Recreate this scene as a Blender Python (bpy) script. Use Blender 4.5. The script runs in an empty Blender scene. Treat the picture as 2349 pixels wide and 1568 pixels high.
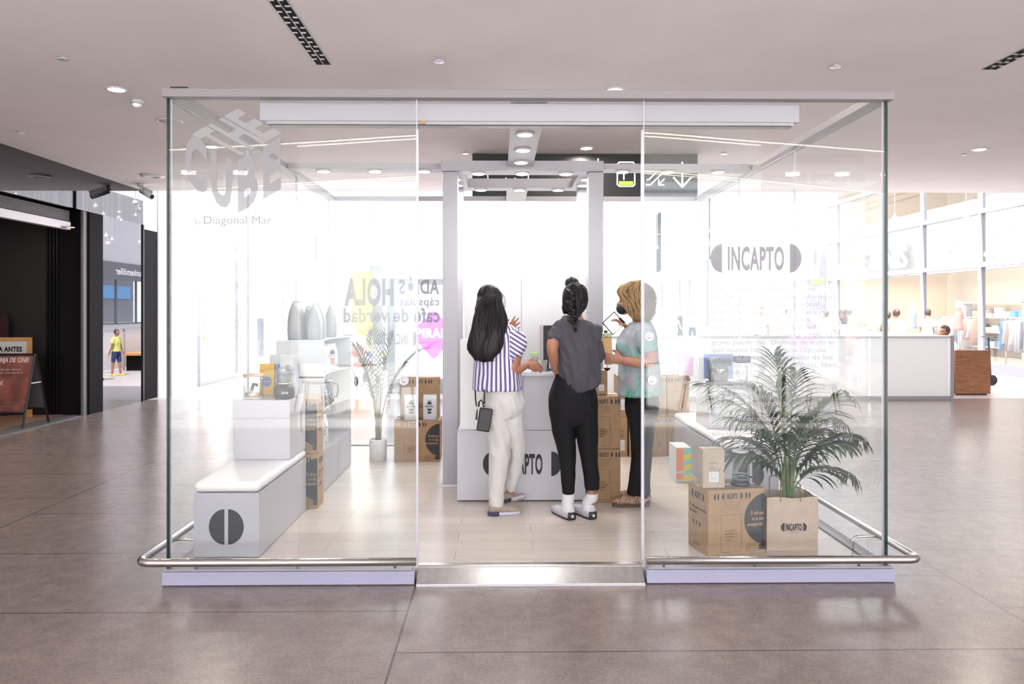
import bpy, bmesh, math, random
from mathutils import Vector, Matrix, noise
R = math.radians
PI = math.pi
C = bpy.context.scene.collection
SC = bpy.context.scene

# ------------------------------------------------------------------ camera, sky, sun, exposure
F = 1783.0                     # focal length in pixels of the 2349 px wide frame
HC = 1.55                      # eye height
YAW = math.atan(25.9 / F)
cam = bpy.data.cameras.new('camera')
cam.sensor_width = 36; cam.lens = 36 * F / 2349; cam.shift_y = (712 - 784) / 2349
cam.clip_start = 0.05; cam.clip_end = 300
camo = bpy.data.objects.new('camera', cam); C.objects.link(camo)
camo.location = (0, 0, HC); camo.rotation_euler = (R(90), 0, -YAW)
SC.camera = camo
SC.view_settings.view_transform = 'Standard'; SC.view_settings.look = 'None'
SC.view_settings.gamma = 1; SC.view_settings.use_curve_mapping = False
SC.view_settings.exposure = 1.08
try:
    SC.cycles.use_denoising = True; SC.cycles.denoiser = 'OPENIMAGEDENOISE'
    SC.cycles.max_bounces = 10; SC.cycles.transparent_max_bounces = 24
    SC.cycles.diffuse_bounces = 6; SC.cycles.glossy_bounces = 4
    SC.cycles.sample_clamp_indirect = 6; SC.cycles.caustics_reflective = False; SC.cycles.caustics_refractive = False
except Exception: pass
w = bpy.data.worlds.new('sky'); SC.world = w; w.use_nodes = True
w.node_tree.nodes['Background'].inputs[0].default_value = (0.90, 0.94, 1.0, 1)
w.node_tree.nodes['Background'].inputs[1].default_value = 2.6
sun = bpy.data.lights.new('sun', 'SUN'); sun.energy = 8.0; sun.angle = R(2); sun.color = (1, .97, .93)
suno = bpy.data.objects.new('sun', sun); C.objects.link(suno)
suno.rotation_euler = (R(29), 0, R(-5))      # from behind the camera, high

def area(name, loc, sx, sy, power, rot=(0, 0, 0), col=(1, 1, 1), shape='RECTANGLE'):
    l = bpy.data.lights.new(name, 'AREA'); l.energy = power; l.shape = shape; l.size = sx; l.color = col
    if shape in ('RECTANGLE', 'ELLIPSE'): l.size_y = sy
    o = bpy.data.objects.new(name, l); C.objects.link(o); o.location = loc; o.rotation_euler = rot
    return o

def at(px, py, Y):
    """point in the place that stands on the ray of photo pixel (px, py) at depth Y"""
    cx = (px - 1174.5) / F
    dx = cx * math.cos(YAW) + math.sin(YAW); dy = math.cos(YAW) - cx * math.sin(YAW)
    t = Y / dy
    return Vector((dx * t, Y, HC + (712 - py) / F * t))

# ------------------------------------------------------------------ materials
MATS = {}
def mat(name, col, rough=.5, metal=0, emit=0, ecol=None, nz=0, nscale=8, bump=0, bscale=60, spec=.5, coat=0, trans=0, sheen=0, col2=None):
    if name in MATS: return MATS[name]
    m = bpy.data.materials.new(name); m.use_nodes = True; nt = m.node_tree
    b = nt.nodes['Principled BSDF']
    b.inputs['Base Color'].default_value = (*col, 1); b.inputs['Roughness'].default_value = rough
    b.inputs['Metallic'].default_value = metal; b.inputs['Specular IOR Level'].default_value = spec
    b.inputs['Coat Weight'].default_value = coat; b.inputs['Transmission Weight'].default_value = trans
    b.inputs['Sheen Weight'].default_value = sheen
    if emit:
        b.inputs['Emission Color'].default_value = (*(ecol or col), 1); b.inputs['Emission Strength'].default_value = emit
    tc = nt.nodes.new('ShaderNodeTexCoord')
    if nz or col2:
        n = nt.nodes.new('ShaderNodeTexNoise'); n.inputs['Scale'].default_value = nscale; n.inputs['Detail'].default_value = 5
        nt.links.new(tc.outputs['Object'], n.inputs['Vector'])
        mx = nt.nodes.new('ShaderNodeMix'); mx.data_type = 'RGBA'
        c2 = col2 or tuple(c * (1 - nz) for c in col); c1 = col if col2 else tuple(min(1, c * (1 + nz * .5)) for c in col)
        mx.inputs['A'].default_value = (*c1, 1); mx.inputs['B'].default_value = (*c2, 1)
        rp = nt.nodes.new('ShaderNodeMapRange'); rp.inputs['From Min'].default_value = .35; rp.inputs['From Max'].default_value = .65
        nt.links.new(n.outputs['Fac'], rp.inputs['Value']); nt.links.new(rp.outputs['Result'], mx.inputs['Factor'])
        nt.links.new(mx.outputs['Result'], b.inputs['Base Color'])
    if bump:
        n2 = nt.nodes.new('ShaderNodeTexNoise'); n2.inputs['Scale'].default_value = bscale; n2.inputs['Detail'].default_value = 4
        bp = nt.nodes.new('ShaderNodeBump'); bp.inputs['Strength'].default_value = bump; bp.inputs['Distance'].default_value = .01
        nt.links.new(tc.outputs['Object'], n2.inputs['Vector']); nt.links.new(n2.outputs['Fac'], bp.inputs['Height'])
        nt.links.new(bp.outputs['Normal'], b.inputs['Normal'])
    MATS[name] = m; return m

def glass_mat(name, tint=(.97, .99, .98), k=1.6, f0=.045, rough=0.0, haze=0, hazecol=(.9, .92, 1)):
    m = bpy.data.materials.new(name); m.use_nodes = True; nt = m.node_tree; nt.nodes.clear(); N = nt.nodes.new; L = nt.links.new
    out = N('ShaderNodeOutputMaterial'); mix = N('ShaderNodeMixShader'); tr = N('ShaderNodeBsdfTransparent'); gl = N('ShaderNodeBsdfGlossy')
    tr.inputs['Color'].default_value = (*tint, 1); gl.inputs['Roughness'].default_value = rough
    g = N('ShaderNodeNewGeometry'); d = N('ShaderNodeVectorMath'); d.operation = 'DOT_PRODUCT'
    L(g.outputs['Incoming'], d.inputs[0]); L(g.outputs['Normal'], d.inputs[1])
    a = N('ShaderNodeMath'); a.operation = 'ABSOLUTE'; L(d.outputs['Value'], a.inputs[0])
    s = N('ShaderNodeMath'); s.operation = 'SUBTRACT'; s.inputs[0].default_value = 1; L(a.outputs[0], s.inputs[1])
    p = N('ShaderNodeMath'); p.operation = 'POWER'; p.inputs[1].default_value = 5; L(s.outputs[0], p.inputs[0])
    q = N('ShaderNodeMath'); q.operation = 'MULTIPLY_ADD'; q.inputs[1].default_value = .9 * k / 2; q.inputs[2].default_value = f0 * k; q.use_clamp = True
    L(p.outputs[0], q.inputs[0]); L(q.outputs[0], mix.inputs[0])
    if haze:
        df = N('ShaderNodeBsdfDiffuse'); df.inputs['Color'].default_value = (*hazecol, 1)
        m2 = N('ShaderNodeMixShader'); m2.inputs[0].default_value = haze
        L(tr.outputs[0], m2.inputs[1]); L(df.outputs[0], m2.inputs[2]); L(m2.outputs[0], mix.inputs[1])
    else: L(tr.outputs[0], mix.inputs[1])
    L(gl.outputs[0], mix.inputs[2]); L(mix.outputs[0], out.inputs[0])
    MATS[name] = m; return m

def vinyl_mat(name, col, alpha):
    m = bpy.data.materials.new(name); m.use_nodes = True; nt = m.node_tree; nt.nodes.clear(); N = nt.nodes.new; L = nt.links.new
    out = N('ShaderNodeOutputMaterial'); mix = N('ShaderNodeMixShader'); tr = N('ShaderNodeBsdfTransparent'); df = N('ShaderNodeBsdfDiffuse'); tl = N('ShaderNodeBsdfTranslucent'); ad = N('ShaderNodeMixShader')
    df.inputs['Color'].default_value = (*col, 1); tl.inputs['Color'].default_value = (*col, 1); mix.inputs[0].default_value = alpha; ad.inputs[0].default_value = .35
    L(df.outputs[0], ad.inputs[1]); L(tl.outputs[0], ad.inputs[2]); L(tr.outputs[0], mix.inputs[1]); L(ad.outputs[0], mix.inputs[2]); L(mix.outputs[0], out.inputs[0])
    MATS[name] = m; return m

def brick_mat(name, c1, c2, cm, bw, rh, mortar, off, swap, ox, oy, rough, spec=.5, speck=None, grain=None):
    m = bpy.data.materials.new(name); m.use_nodes = True; nt = m.node_tree; N = nt.nodes.new; L = nt.links.new
    b = nt.nodes['Principled BSDF']; b.inputs['Specular IOR Level'].default_value = spec
    tc = N('ShaderNodeTexCoord'); sp = N('ShaderNodeSeparateXYZ'); L(tc.outputs['Object'], sp.inputs[0])
    def sub(o, v):
        s = N('ShaderNodeMath'); s.operation = 'SUBTRACT'; s.inputs[1].default_value = v; L(o, s.inputs[0]); return s.outputs[0]
    cb = N('ShaderNodeCombineXYZ')
    L(sub(sp.outputs['Y' if swap else 'X'], oy if swap else ox), cb.inputs[0]); L(sub(sp.outputs['X' if swap else 'Y'], ox if swap else oy), cb.inputs[1])
    br = N('ShaderNodeTexBrick'); br.offset = off; br.offset_frequency = 2; br.inputs['Scale'].default_value = 1
    br.inputs['Brick Width'].default_value = bw; br.inputs['Row Height'].default_value = rh; br.inputs['Mortar Size'].default_value = mortar; br.inputs['Mortar Smooth'].default_value = .1
    br.inputs['Color1'].default_value = (*c1, 1); br.inputs['Color2'].default_value = (*c2, 1); br.inputs['Mortar'].default_value = (*cm, 1); br.inputs['Bias'].default_value = 0
    L(cb.outputs[0], br.inputs['Vector'])
    src = br.outputs['Color']
    def mult(src, fac_out, lo, hi, vmin, vmax):
        mr = N('ShaderNodeMapRange'); mr.inputs['From Min'].default_value = lo; mr.inputs['From Max'].default_value = hi
        mr.inputs['To Min'].default_value = vmin; mr.inputs['To Max'].default_value = vmax; L(fac_out, mr.inputs['Value'])
        mx = N('ShaderNodeMix'); mx.data_type = 'RGBA'; mx.blend_type = 'MULTIPLY'; mx.inputs['Factor'].default_value = 1
        L(src, mx.inputs['A']); L(mr.outputs['Result'], mx.inputs['B']); return mx.outputs['Result']
    if speck:
        for sc, a, bb in speck:
            n = N('ShaderNodeTexNoise'); n.inputs['Scale'].default_value = sc; n.inputs['Detail'].default_value = 6; n.inputs['Roughness'].default_value = .65
            L(tc.outputs['Object'], n.inputs['Vector']); src = mult(src, n.outputs['Fac'], .36, .64, a, bb)
    if grain:
        mp = N('ShaderNodeMapping'); mp.inputs['Scale'].default_value = grain; L(tc.outputs['Object'], mp.inputs['Vector'])
        n = N('ShaderNodeTexNoise'); n.inputs['Scale'].default_value = 1; n.inputs['Detail'].default_value = 5; L(mp.outputs[0], n.inputs['Vector'])
        src = mult(src, n.outputs['Fac'], .3, .7, .93, 1.05)
    L(src, b.inputs['Base Color'])
    n = N('ShaderNodeTexNoise'); n.inputs['Scale'].default_value = 3; L(tc.outputs['Object'], n.inputs['Vector'])
    b.inputs['Roughness'].default_value = rough
    MATS[name] = m; return m

M = lambda k: MATS[k]
brick_mat('stone_tile', (.250, .200, .182), (.228, .184, .168), (.085, .072, .068), .98, 3.09, .006, .5, True, -3.57, 4.51, .24, .5, speck=[(9, .86, 1.09), (70, .82, 1.12), (1.1, .93, 1.06)])
brick_mat('pale_planks', (.62, .545, .485), (.56, .495, .445), (.33, .28, .24), 1.28, .19, .0022, .37, False, .2, .03, .28, .4, grain=(2.5, 30, 1))
brick_mat('warm_planks', (.42, .25, .18), (.36, .21, .15), (.2, .12, .09), .6, .12, .003, .37, False, .2, .03, .4, .4, grain=(2.5, 30, 1))
mat('plaster', (.80, .76, .765), .9, nz=.03, nscale=1.5)
mat('white_paint', (.70, .70, .71), .45)
mat('gloss_white', (.60, .60, .62), .18)
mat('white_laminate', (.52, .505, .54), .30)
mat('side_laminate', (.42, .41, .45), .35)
mat('alu', (.62, .60, .62), .42, .35)
mat('alu_white', (.38, .365, .395), .4, .1)
mat('plinth_lilac', (.40, .385, .52), .4)
mat('steel', (.52, .49, .47), .24, 1, nz=.05, nscale=40)
mat('steel_plate', (.60, .585, .575), .28, 1, nz=.08, nscale=30)
mat('chrome', (.8, .8, .8), .1, 1)
mat('black_metal', (.015, .015, .017), .3, .3)
mat('dark_wall', (.018, .015, .017), .55)
mat('dark_matt', (.008, .007, .009), .8, spec=.15)
mat('near_black', (.012, .012, .014), .35)
mat('black_print', (.022, .021, .026), .6)
mat('navy_print', (.06, .075, .13), .6)
mat('kraft', (.36, .22, .12), .75, nz=.08, nscale=25)
mat('kraft_dark', (.36, .235, .135), .75, nz=.08, nscale=25)
mat('kraft_paper', (.46, .36, .29), .8, nz=.06, nscale=12, bump=.25, bscale=9)
mat('tape', (.42, .33, .24), .3)
mat('paper_white', (.66, .66, .66), .6)
mat('grey_print', (.30, .30, .31), .6)
mat('bag_white', (.55, .55, .56), .42, bump=.3, bscale=14)
mat('bag_silver', (.30, .295, .29), .4, .15, bump=.4, bscale=9)
mat('bag_blue', (.20, .33, .72), .4, bump=.3, bscale=14)
mat('bag_pale_blue', (.62, .70, .84), .4, bump=.3, bscale=14)
mat('yellow', (.85, .72, .03), .5); mat('red_print', (.50, .16, .12), .5); mat('blue_print', (.06, .13, .42), .5); mat('amber', (.70, .40, .02), .5)
mat('blue_box', (.05, .16, .55), .45); mat('lilac_blue', (.28, .38, .72), .4)
mat('pink_box', (.72, .52, .68), .5); mat('orange', (.85, .26, .10), .5); mat('teal', (.30, .70, .68), .5)
mat('pot_white', (.80, .80, .80), .4)
mat('soil', (.06, .04, .03), .9, nz=.4, nscale=60)
mat('palm_leaf', (.030, .062, .020), .42, col2=(.016, .038, .014), nscale=9)
mat('palm_leaf_pale', (.14, .18, .13), .45, col2=(.09, .13, .085), nscale=9)
mat('palm_stem', (.10, .17, .05), .5, col2=(.20, .24, .09), nscale=12)
mat('palm_stem_pale', (.30, .31, .22), .5, col2=(.40, .36, .28), nscale=12)
mat('oak', (.55, .28, .10), .5, nz=.15, nscale=14)
mat('cups', (.62, .61, .59), .6); mat('lime', (.35, .75, .06), .5)
mat('lamp_glow', (1, 1, 1), .4, emit=14, ecol=(1, .99, .97))
mat('warm_glow', (1, .93, .82), .4, emit=9, ecol=(1, .90, .76))
mat('skin', (.36, .165, .10), .5, nz=.06, nscale=30, spec=.35)
mat('skin_pale', (.42, .20, .13), .5, nz=.06, nscale=30, spec=.35)
mat('hair_black', (.011, .008, .009), .5, spec=.3, nz=.4, nscale=60)
mat('hair_brown', (.055, .030, .022), .4)
mat('hair_blond', (.23, .13, .06), .5, col2=(.12, .065, .035), nscale=12)
mat('hair_blond_light', (.42, .26, .11), .5)
mat('white_cotton', (.56, .535, .52), .85, bump=.3, bscale=10, sheen=.2)
mat('black_cotton', (.006, .0055, .007), .8, bump=.3, bscale=14, spec=.25)
mat('grey_tee', (.056, .054, .068), .9, nz=.15, nscale=7, bump=.25, bscale=11)
mat('black_fabric', (.012, .012, .013), .7); mat('leather_black', (.012, .012, .013), .4)
mat('canvas_white', (.62, .62, .64), .8); mat('rubber_black', (.015, .014, .016), .5)
mat('suede', (.34, .27, .225), .85, nz=.15, nscale=40); mat('navy_sole', (.035, .03, .09), .5)
mat('rubber_white', (.52, .50, .57), .5); mat('sandal_brown', (.25, .13, .09), .8, col2=(.50, .36, .30), nscale=70)
glass_mat('pane_glass', (.99, .997, .995), .66, .036); glass_mat('side_glass', (.985, .995, .993), .9, .036)
glass_mat('screen_glass', (.90, .93, .98), 1.3, haze=.10, hazecol=(.75, .82, 1))
glass_mat('rail_glass', (.96, .97, .98), 1.3, haze=.80, hazecol=(1, 1, 1))
glass_mat('clear_glass', (.93, .96, .97), 2.2, .06)
mat('glass_edge', (.01, .03, .02), .2); mat('pale_edge', (.62, .60, .68), .3)
vinyl_mat('frost_vinyl', (.40, .39, .41), .90); vinyl_mat('frost_vinyl_dark', (.30, .29, .31), .94); vinyl_mat('frost_vinyl_pale', (.46, .46, .48), .78); vinyl_mat('faint_vinyl', (.5, .5, .52), .30); vinyl_mat('text_vinyl', (.50, .50, .52), .88)
m = mat('tint_mirror', (.145, .140, .150), .015, 1)
m = mat('portal_mirror', (.20, .195, .215), .01, 1)
# ------------------------------------------------------------------ mesh helpers
class MB:
    def __init__(s): s.v = []; s.f = []; s.mi = []; s.cur = 0
    def add(s, vs, fs):
        n = len(s.v); s.v += [tuple(v) for v in vs]; s.f += [tuple(i + n for i in f) for f in fs]; s.mi += [s.cur] * len(fs); return s
    def box(s, x0, y0, z0, x1, y1, z1):
        return s.add([(x0, y0, z0), (x1, y0, z0), (x1, y1, z0), (x0, y1, z0), (x0, y0, z1), (x1, y0, z1), (x1, y1, z1), (x0, y1, z1)],
                     [(3, 2, 1, 0), (4, 5, 6, 7), (0, 1, 5, 4), (1, 2, 6, 5), (2, 3, 7, 6), (3, 0, 4, 7)])
    def ring_loft(s, rings, cap=True):
        n = len(rings[0]); vs = [p for r in rings for p in r]; fs = []
        for k in range(len(rings) - 1):
            for i in range(n):
                j = (i + 1) % n; fs.append((k * n + i, k * n + j, (k + 1) * n + j, (k + 1) * n + i))
        if cap: fs.append(tuple(range(n))[::-1]); fs.append(tuple((len(rings) - 1) * n + i for i in range(n)))
        return s.add(vs, fs)
    def tube(s, pts, r, n=8, r2=None, side=None, cap=True):
        pts = [Vector(p) for p in pts]; m = len(pts)
        rs = r if isinstance(r, (list, tuple)) else [r] * m
        r2s = r2 if isinstance(r2, (list, tuple)) else ([r2] * m if r2 else rs)
        rings = []; ref = Vector(side) if side is not None else None
        prev = None
        for i, p in enumerate(pts):
            t = (pts[min(i + 1, m - 1)] - pts[max(i - 1, 0)])
            if t.length < 1e-9: t = Vector((0, 0, 1))
            t.normalize()
            if ref is not None: a = ref - t * ref.dot(t)
            else:
                if prev is None: prev = Vector((0, 0, 1)) if abs(t.z) < .9 else Vector((1, 0, 0))
                a = prev - t * prev.dot(t)
            if a.length < 1e-6: a = t.orthogonal()
            a.normalize(); b = t.cross(a)
            if ref is None: prev = a
            rings.append([p + a * rs[i] * math.cos(q * 2 * PI / n) + b * r2s[i] * math.sin(q * 2 * PI / n) for q in range(n)])
        return s.ring_loft(rings, cap)
    def lathe(s, prof, c=(0, 0, 0), n=24):
        rings = [[(c[0] + r * math.cos(q * 2 * PI / n), c[1] + r * math.sin(q * 2 * PI / n), c[2] + z) for q in range(n)] for r, z in prof]
        return s.ring_loft(rings, True)
    def prism(s, poly, y0, y1):            # polygon in x-z, extruded along y
        n = len(poly); vs = [(x, y0, z) for x, z in poly] + [(x, y1, z) for x, z in poly]
        fs = [tuple(range(n)), tuple(range(2 * n - 1, n - 1, -1))] + [((i + 1) % n, i, i + n, (i + 1) % n + n) for i in range(n)]
        return s.add(vs, fs)
    def ball(s, c, r, n=12, sq=(1, 1, 1)):
        c = Vector(c); rings = []
        for k in range(1, n):
            a = PI * k / n; rings.append([(c.x + r * sq[0] * math.sin(a) * math.cos(q * 2 * PI / n), c.y + r * sq[1] * math.sin(a) * math.sin(q * 2 * PI / n), c.z - r * sq[2] * math.cos(a)) for q in range(n)])
        return s.ring_loft(rings, True)
    def xf(s, mt, start=0):
        for i in range(start, len(s.v)): s.v[i] = tuple(mt @ Vector(s.v[i]))
        return s
    def mesh(s, name):
        me = bpy.data.meshes.new(name); me.from_pydata(s.v, [], s.f)
        me.polygons.foreach_set('material_index', s.mi); me.update(); return me
    def build(s, name, m, parent=None, smooth=False, bevel=0, seg=2, fix=True):
        me = s.mesh(name)
        if fix:
            bm = bmesh.new(); bm.from_mesh(me); bmesh.ops.recalc_face_normals(bm, faces=bm.faces); bm.to_mesh(me); bm.free()
        for k in (m if isinstance(m, (list, tuple)) else [m]): me.materials.append(MATS[k] if isinstance(k, str) else k)
        o = bpy.data.objects.new(name, me); C.objects.link(o)
        if parent is not None: o.parent = parent
        if smooth: me.polygons.foreach_set('use_smooth', [True] * len(me.polygons))
        if bevel:
            b = o.modifiers.new('bevel', 'BEVEL'); b.width = bevel; b.segments = seg; b.limit_method = 'ANGLE'; b.angle_limit = R(40)
        return o
def mb(): return MB()

def tag(o, label=None, cat=None, group=None, kind=None):
    if label: o['label'] = label
    if cat: o['category'] = cat
    if group: o['group'] = group
    if kind: o['kind'] = kind
    return o
def empty(name, loc=(0, 0, 0), rz=0, label=None, cat=None, group=None):
    o = bpy.data.objects.new(name, None); o.empty_display_size = .1; C.objects.link(o); o.location = loc; o.rotation_euler = (0, 0, rz)
    return tag(o, label, cat, group)
def children(o): return [c for c in C.objects if c.parent == o]
KIDS = {}
def dup(root, loc, rz=None, label=None, scale=None):
    if root.name not in KIDS:
        KIDS[root.name] = [(c, children(c)) for c in children(root)]
    r = root.copy(); C.objects.link(r); r.location = loc
    if rz is not None: r.rotation_euler = (0, 0, rz)
    if scale: r.scale = scale
    if label: r['label'] = label
    for ch, gs in KIDS[root.name]:
        c = ch.copy(); C.objects.link(c); c.parent = r
        for g in gs:
            d = g.copy(); C.objects.link(d); d.parent = c
    return r
def struct(name, b, m, bevel=0, smooth=False):
    o = b.build(name, m, None, smooth, bevel); o['kind'] = 'structure'; return o
def empty_struct(name, loc=(0, 0, 0)):
    o = empty(name, loc); o['kind'] = 'structure'; return o

# lettering: outlines of the built-in font, flat in the x-z plane, facing -y
TXT = {}
def text_geo(s, bold=0.0):
    if (s, bold) in TXT: return TXT[(s, bold)]
    cu = bpy.data.curves.new('t', 'FONT'); cu.body = s; cu.offset = bold; cu.resolution_u = 3; cu.space_character = 1 + bold * 2
    o = bpy.data.objects.new('t', cu); me = bpy.data.meshes.new_from_object(o)
    vs = [tuple(v.co) for v in me.vertices]; fs = [tuple(p.vertices) for p in me.polygons]
    bpy.data.objects.remove(o); bpy.data.meshes.remove(me)
    x0 = min(v[0] for v in vs); x1 = max(v[0] for v in vs)
    TXT[(s, bold)] = ([(v[0] - x0, v[1]) for v in vs], fs, x1 - x0); return TXT[(s, bold)]
def put_text(b, s, x0, z0, width=None, cap=.1, bold=0.0, mirror=False, y=0.0, fn=None):
    vs, fs, wd = text_geo(s, bold); k = cap / .70; kx = (width / wd) if width else k
    out = []
    for x, z in vs:
        px = x * kx; pz = z * k
        if mirror: px = (width if width else wd * kx) - px
        p = (x0 + px, z0 + pz)
        if fn: p = fn(*p)
        out.append((p[0], y, p[1]))
    if mirror: fs = [f[::-1] for f in fs]
    return b.add(out, fs)
def put_poly(b, poly, y=0.0): return b.add([(x, y, z) for x, z in poly], [tuple(range(len(poly)))])
def half_disc(cx, cz, r, side, n=20, rz=None):     # side -1: flat edge on the right
    rz = rz or r
    return [(cx + side * r * math.sin(a), cz + rz * math.cos(a)) for a in [PI * i / n for i in range(n + 1)]]
def cap_disc(cx, cz, r, up, n=16):
    return [(cx + r * math.cos(a), cz + up * r * math.sin(a)) for a in [PI * i / n for i in range(n + 1)]]
def put_logo(b, cx, cz, w_, h_, y=0.0, mirror=False, word='INCAPTO', tw=.60):
    r = h_ / 2; rx = r * .82
    put_poly(b, half_disc(cx - w_ / 2 + rx, cz, rx, -1, rz=r), y); put_poly(b, half_disc(cx + w_ / 2 - rx, cz, rx, 1, rz=r), y)
    put_text(b, word, cx - w_ * tw / 2, cz - h_ * .385, w_ * tw, h_ * .77, .035, mirror, y)
def rot_y(b, start, deg): pass
def catmull_pts(rows, k=6):
    out = []; n = len(rows)
    for i in range(n - 1):
        p = [rows[max(i - 1, 0)], rows[i], rows[i + 1], rows[min(i + 2, n - 1)]]
        for j in range(k):
            t = j / k; out.append(tuple(.5 * (2 * b_ + (c - a) * t + (2 * a - 5 * b_ + 4 * c - d) * t * t + (3 * b_ - a - 3 * c + d) * t ** 3) for a, b_, c, d in zip(*p)))
    out.append(rows[-1]); return out
def facing(b, start, loc, rz):   # move geometry drawn in the x-z plane (facing -y) onto a face that looks along rz
    b.xf(Matrix.Translation(loc) @ Matrix.Rotation(rz, 4, 'Z'), start)

# ------------------------------------------------------------------ the hall
CZ = 3.60; WL = -6.13; WR = 12.05
struct('floor', mb().box(-14, -1.0, -.2, 13, 13.6, 0), 'stone_tile')
struct('floor_terrace', mb().box(-14, -14, -.2, 13, -1.01, 0), mat('bounce_paving', (.74, .72, .70), .6))  # unseen floor, its pale tone chosen to bounce light onto the ceiling
struct('floor_atrium', mb().box(-14, 13.61, -.2, 13, 70, 0), mat('pale_terrazzo', (.50, .455, .44), .35))
b = mb(); b.box(-12, -3.4, CZ, 13, 13.42, CZ + .35); struct('ceiling', b, 'plaster')
# left wall: black glazed shop fascia, portal, pilasters
struct('wall_left', mb().box(WL - .3, -14, 0, WL - .02, 5.2, CZ), 'white_paint')
b = mb(); b.box(WL - .3, 5.2, 3.02, WL, 13.42, CZ); struct('wall_left_fascia', b, 'tint_mirror')
b = mb().box(WL - .3, 12.07, 0, WL, 13.38, 3.02); o = struct('wall_left_mirror', b, 'portal_mirror')
struct('trim_1', mb().box(WL - .3, 13.38, 0, WL + .02, 13.42, 3.02), 'black_metal')
b = mb().box(WL - .6, 11.68, 0, WL - .002, 12.07, 3.02); struct('wall_left_pilaster', b, 'dark_matt')
struct('trim_2', mb().box(WL - .07, 11.57, 0, WL - .03, 11.67, 3.02), mat('strip_alu', (.20, .19, .20), .4, .4))
b = mb(); b.box(WL - 3.2, 5.2, 0, WL - 3.0, 13.4, 3.1); b.box(WL - 3.0, 11.68, 0, WL - .6, 11.8, 3.1); b.box(WL - 3.0, 5.2, 3.02, WL - .3, 13.4, 3.2)
b.box(WL - 3.0, 5.0, 0, WL - .3, 5.2, 3.1); struct('wall_left_shop', b, 'dark_wall')
b = mb(); b.box(WL - 3.0, 5.2, 0, WL - .35, 11.6, .012); struct('floor_shop', b, 'warm_planks')
b = mb(); b.box(WL - .34, 5.2, 0, WL - .02, 11.5, .014); struct('trim_3', b, mat('strip_grey', (.13, .12, .12), .5))
b = mb()
for k in range(4): b.box(WL - .62 + k * .05, 11.66 - .02, 0, WL - .60 + k * .05, 11.66, 3.0)
struct('trim_4', b, 'black_metal')
t = empty('roller_shutter', (WL, 5.2, 0), 0, 'rolled up grey metal shutter in the dark shop opening', 'shutter')
b = mb()
for k in range(7):
    z0 = 3.0 - k * .022
    b.box(-.20, 0, z0 - .020, -.14, 6.2, z0)
b.build('slat_curtain', mat('shutter_dark', (.06, .055, .06), .4, .4), t, bevel=.003)
mb().box(-.22, 0, 2.72, -.12, 6.2, 2.84).build('bottom_bar', 'alu', t, bevel=.012)
mb().tube([(-.12, 5.95, 2.74), (-.08, 6.0, 2.74), (-.08, 6.2, 2.76)], .014).build('pull_handle', 'chrome', t)
# dark return and white pillar beyond the mirror
struct('wall_left_return', mb().box(WL - .3, 13.43, 0, WL - .02, 14.0, 2.95), 'dark_matt')
b = mb(); b.box(WL - .5, 14.01, 0, WL, 15.45, 7.2); struct('wall_left_pillar', b, 'white_paint')
b = mb(); b.box(WL - .3, 13.43, 2.955, WL - .02, 14.0, 7.2); struct('wall_left_upper', b, 'white_paint')
# upper wall above the ceiling edge
struct('wall_upper', mb().box(-12, 13.42, CZ + .3, 13, 13.7, 4.3), 'white_paint')
# far left shopfronts beyond the pillar
b = mb(); b.box(WL - .3, 15.9, 3.15, WL, 26, 7.2); b.box(WL - 4, 15.9, 0, WL - 3.8, 26, 4); b.box(WL - 3.8, 25.8, 0, WL, 26, 4); struct('wall_far_left', b, 'white_paint')
def shop_window(n, y0, y1, z1, X=WL):
    t = empty_struct('window_%d' % n, (X, y0, 0)); L = y1 - y0; b = mb()
    b.box(-.06, 0, 0, .0, .07, z1); b.box(-.06, L - .07, 0, 0, L, z1); b.box(-.06, .07, z1 - .08, 0, L - .07, z1); b.box(-.06, .07, 0, 0, L - .07, .1)
    b.build('window_frame', 'alu_white', t); mb().box(-.04, .07, .1, -.028, L - .07, z1 - .08).build('window_pane', 'side_glass', t)
for n, (y0, y1) in enumerate([(15.95, 18.3), (19.6, 22.2), (23.0, 25.5)], 1): shop_window(n, y0, y1, 3.1)
struct('wall_far_left_piers', mb().box(WL - .25, 18.3, 0, WL, 19.6, 3.15).box(WL - .25, 22.2, 0, WL, 23.0, 3.15), 'white_paint')
# kiosk-like shop further back with yellow panels
b = mb(); b.box(WL - .1, 28.2, 0, WL + .35, 30.4, 3.3); struct('wall_far_grey', b, mat('pale_grey_panel', (.2, .2, .23), .5))
b = mb(); b.box(WL - .2, 26, 3.6, WL + .9, 36, 4.9); struct('wall_far_canopy', b, 'white_paint')
b = mb(); b.box(-6.1, 36.2, 0, -5.5, 37.2, 9); struct('column_far', b, mat('grey_column', (.17, .175, .22), .5, nz=.08))
mb_ = mb().box(-6.75, 36.0, 4.6, -6.1, 36.2, 9); struct('wall_far_yellow_strip', mb_, mat('pale_yellow', (.42, .44, .12), .5))
o = mb().box(-6.85, 35.6, .005, -5.9, 35.8, 3.3).build('yellow_sign', mat('yellow_sign', (.60, .52, .01), .5)); tag(o, 'bright yellow upright panel on the far shop front left of the grey column', 'panel')
mb().box(0, -.02, -.01, .95, 0, .01).build('panel_joint', 'grey_print', o).location = (-6.85, 35.6, 2.0)
struct('wall_back', mb().box(-14, 66, 0, 13, 66.4, 12), mat('sunlit_white', (.50, .50, .52), .7))

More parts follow.
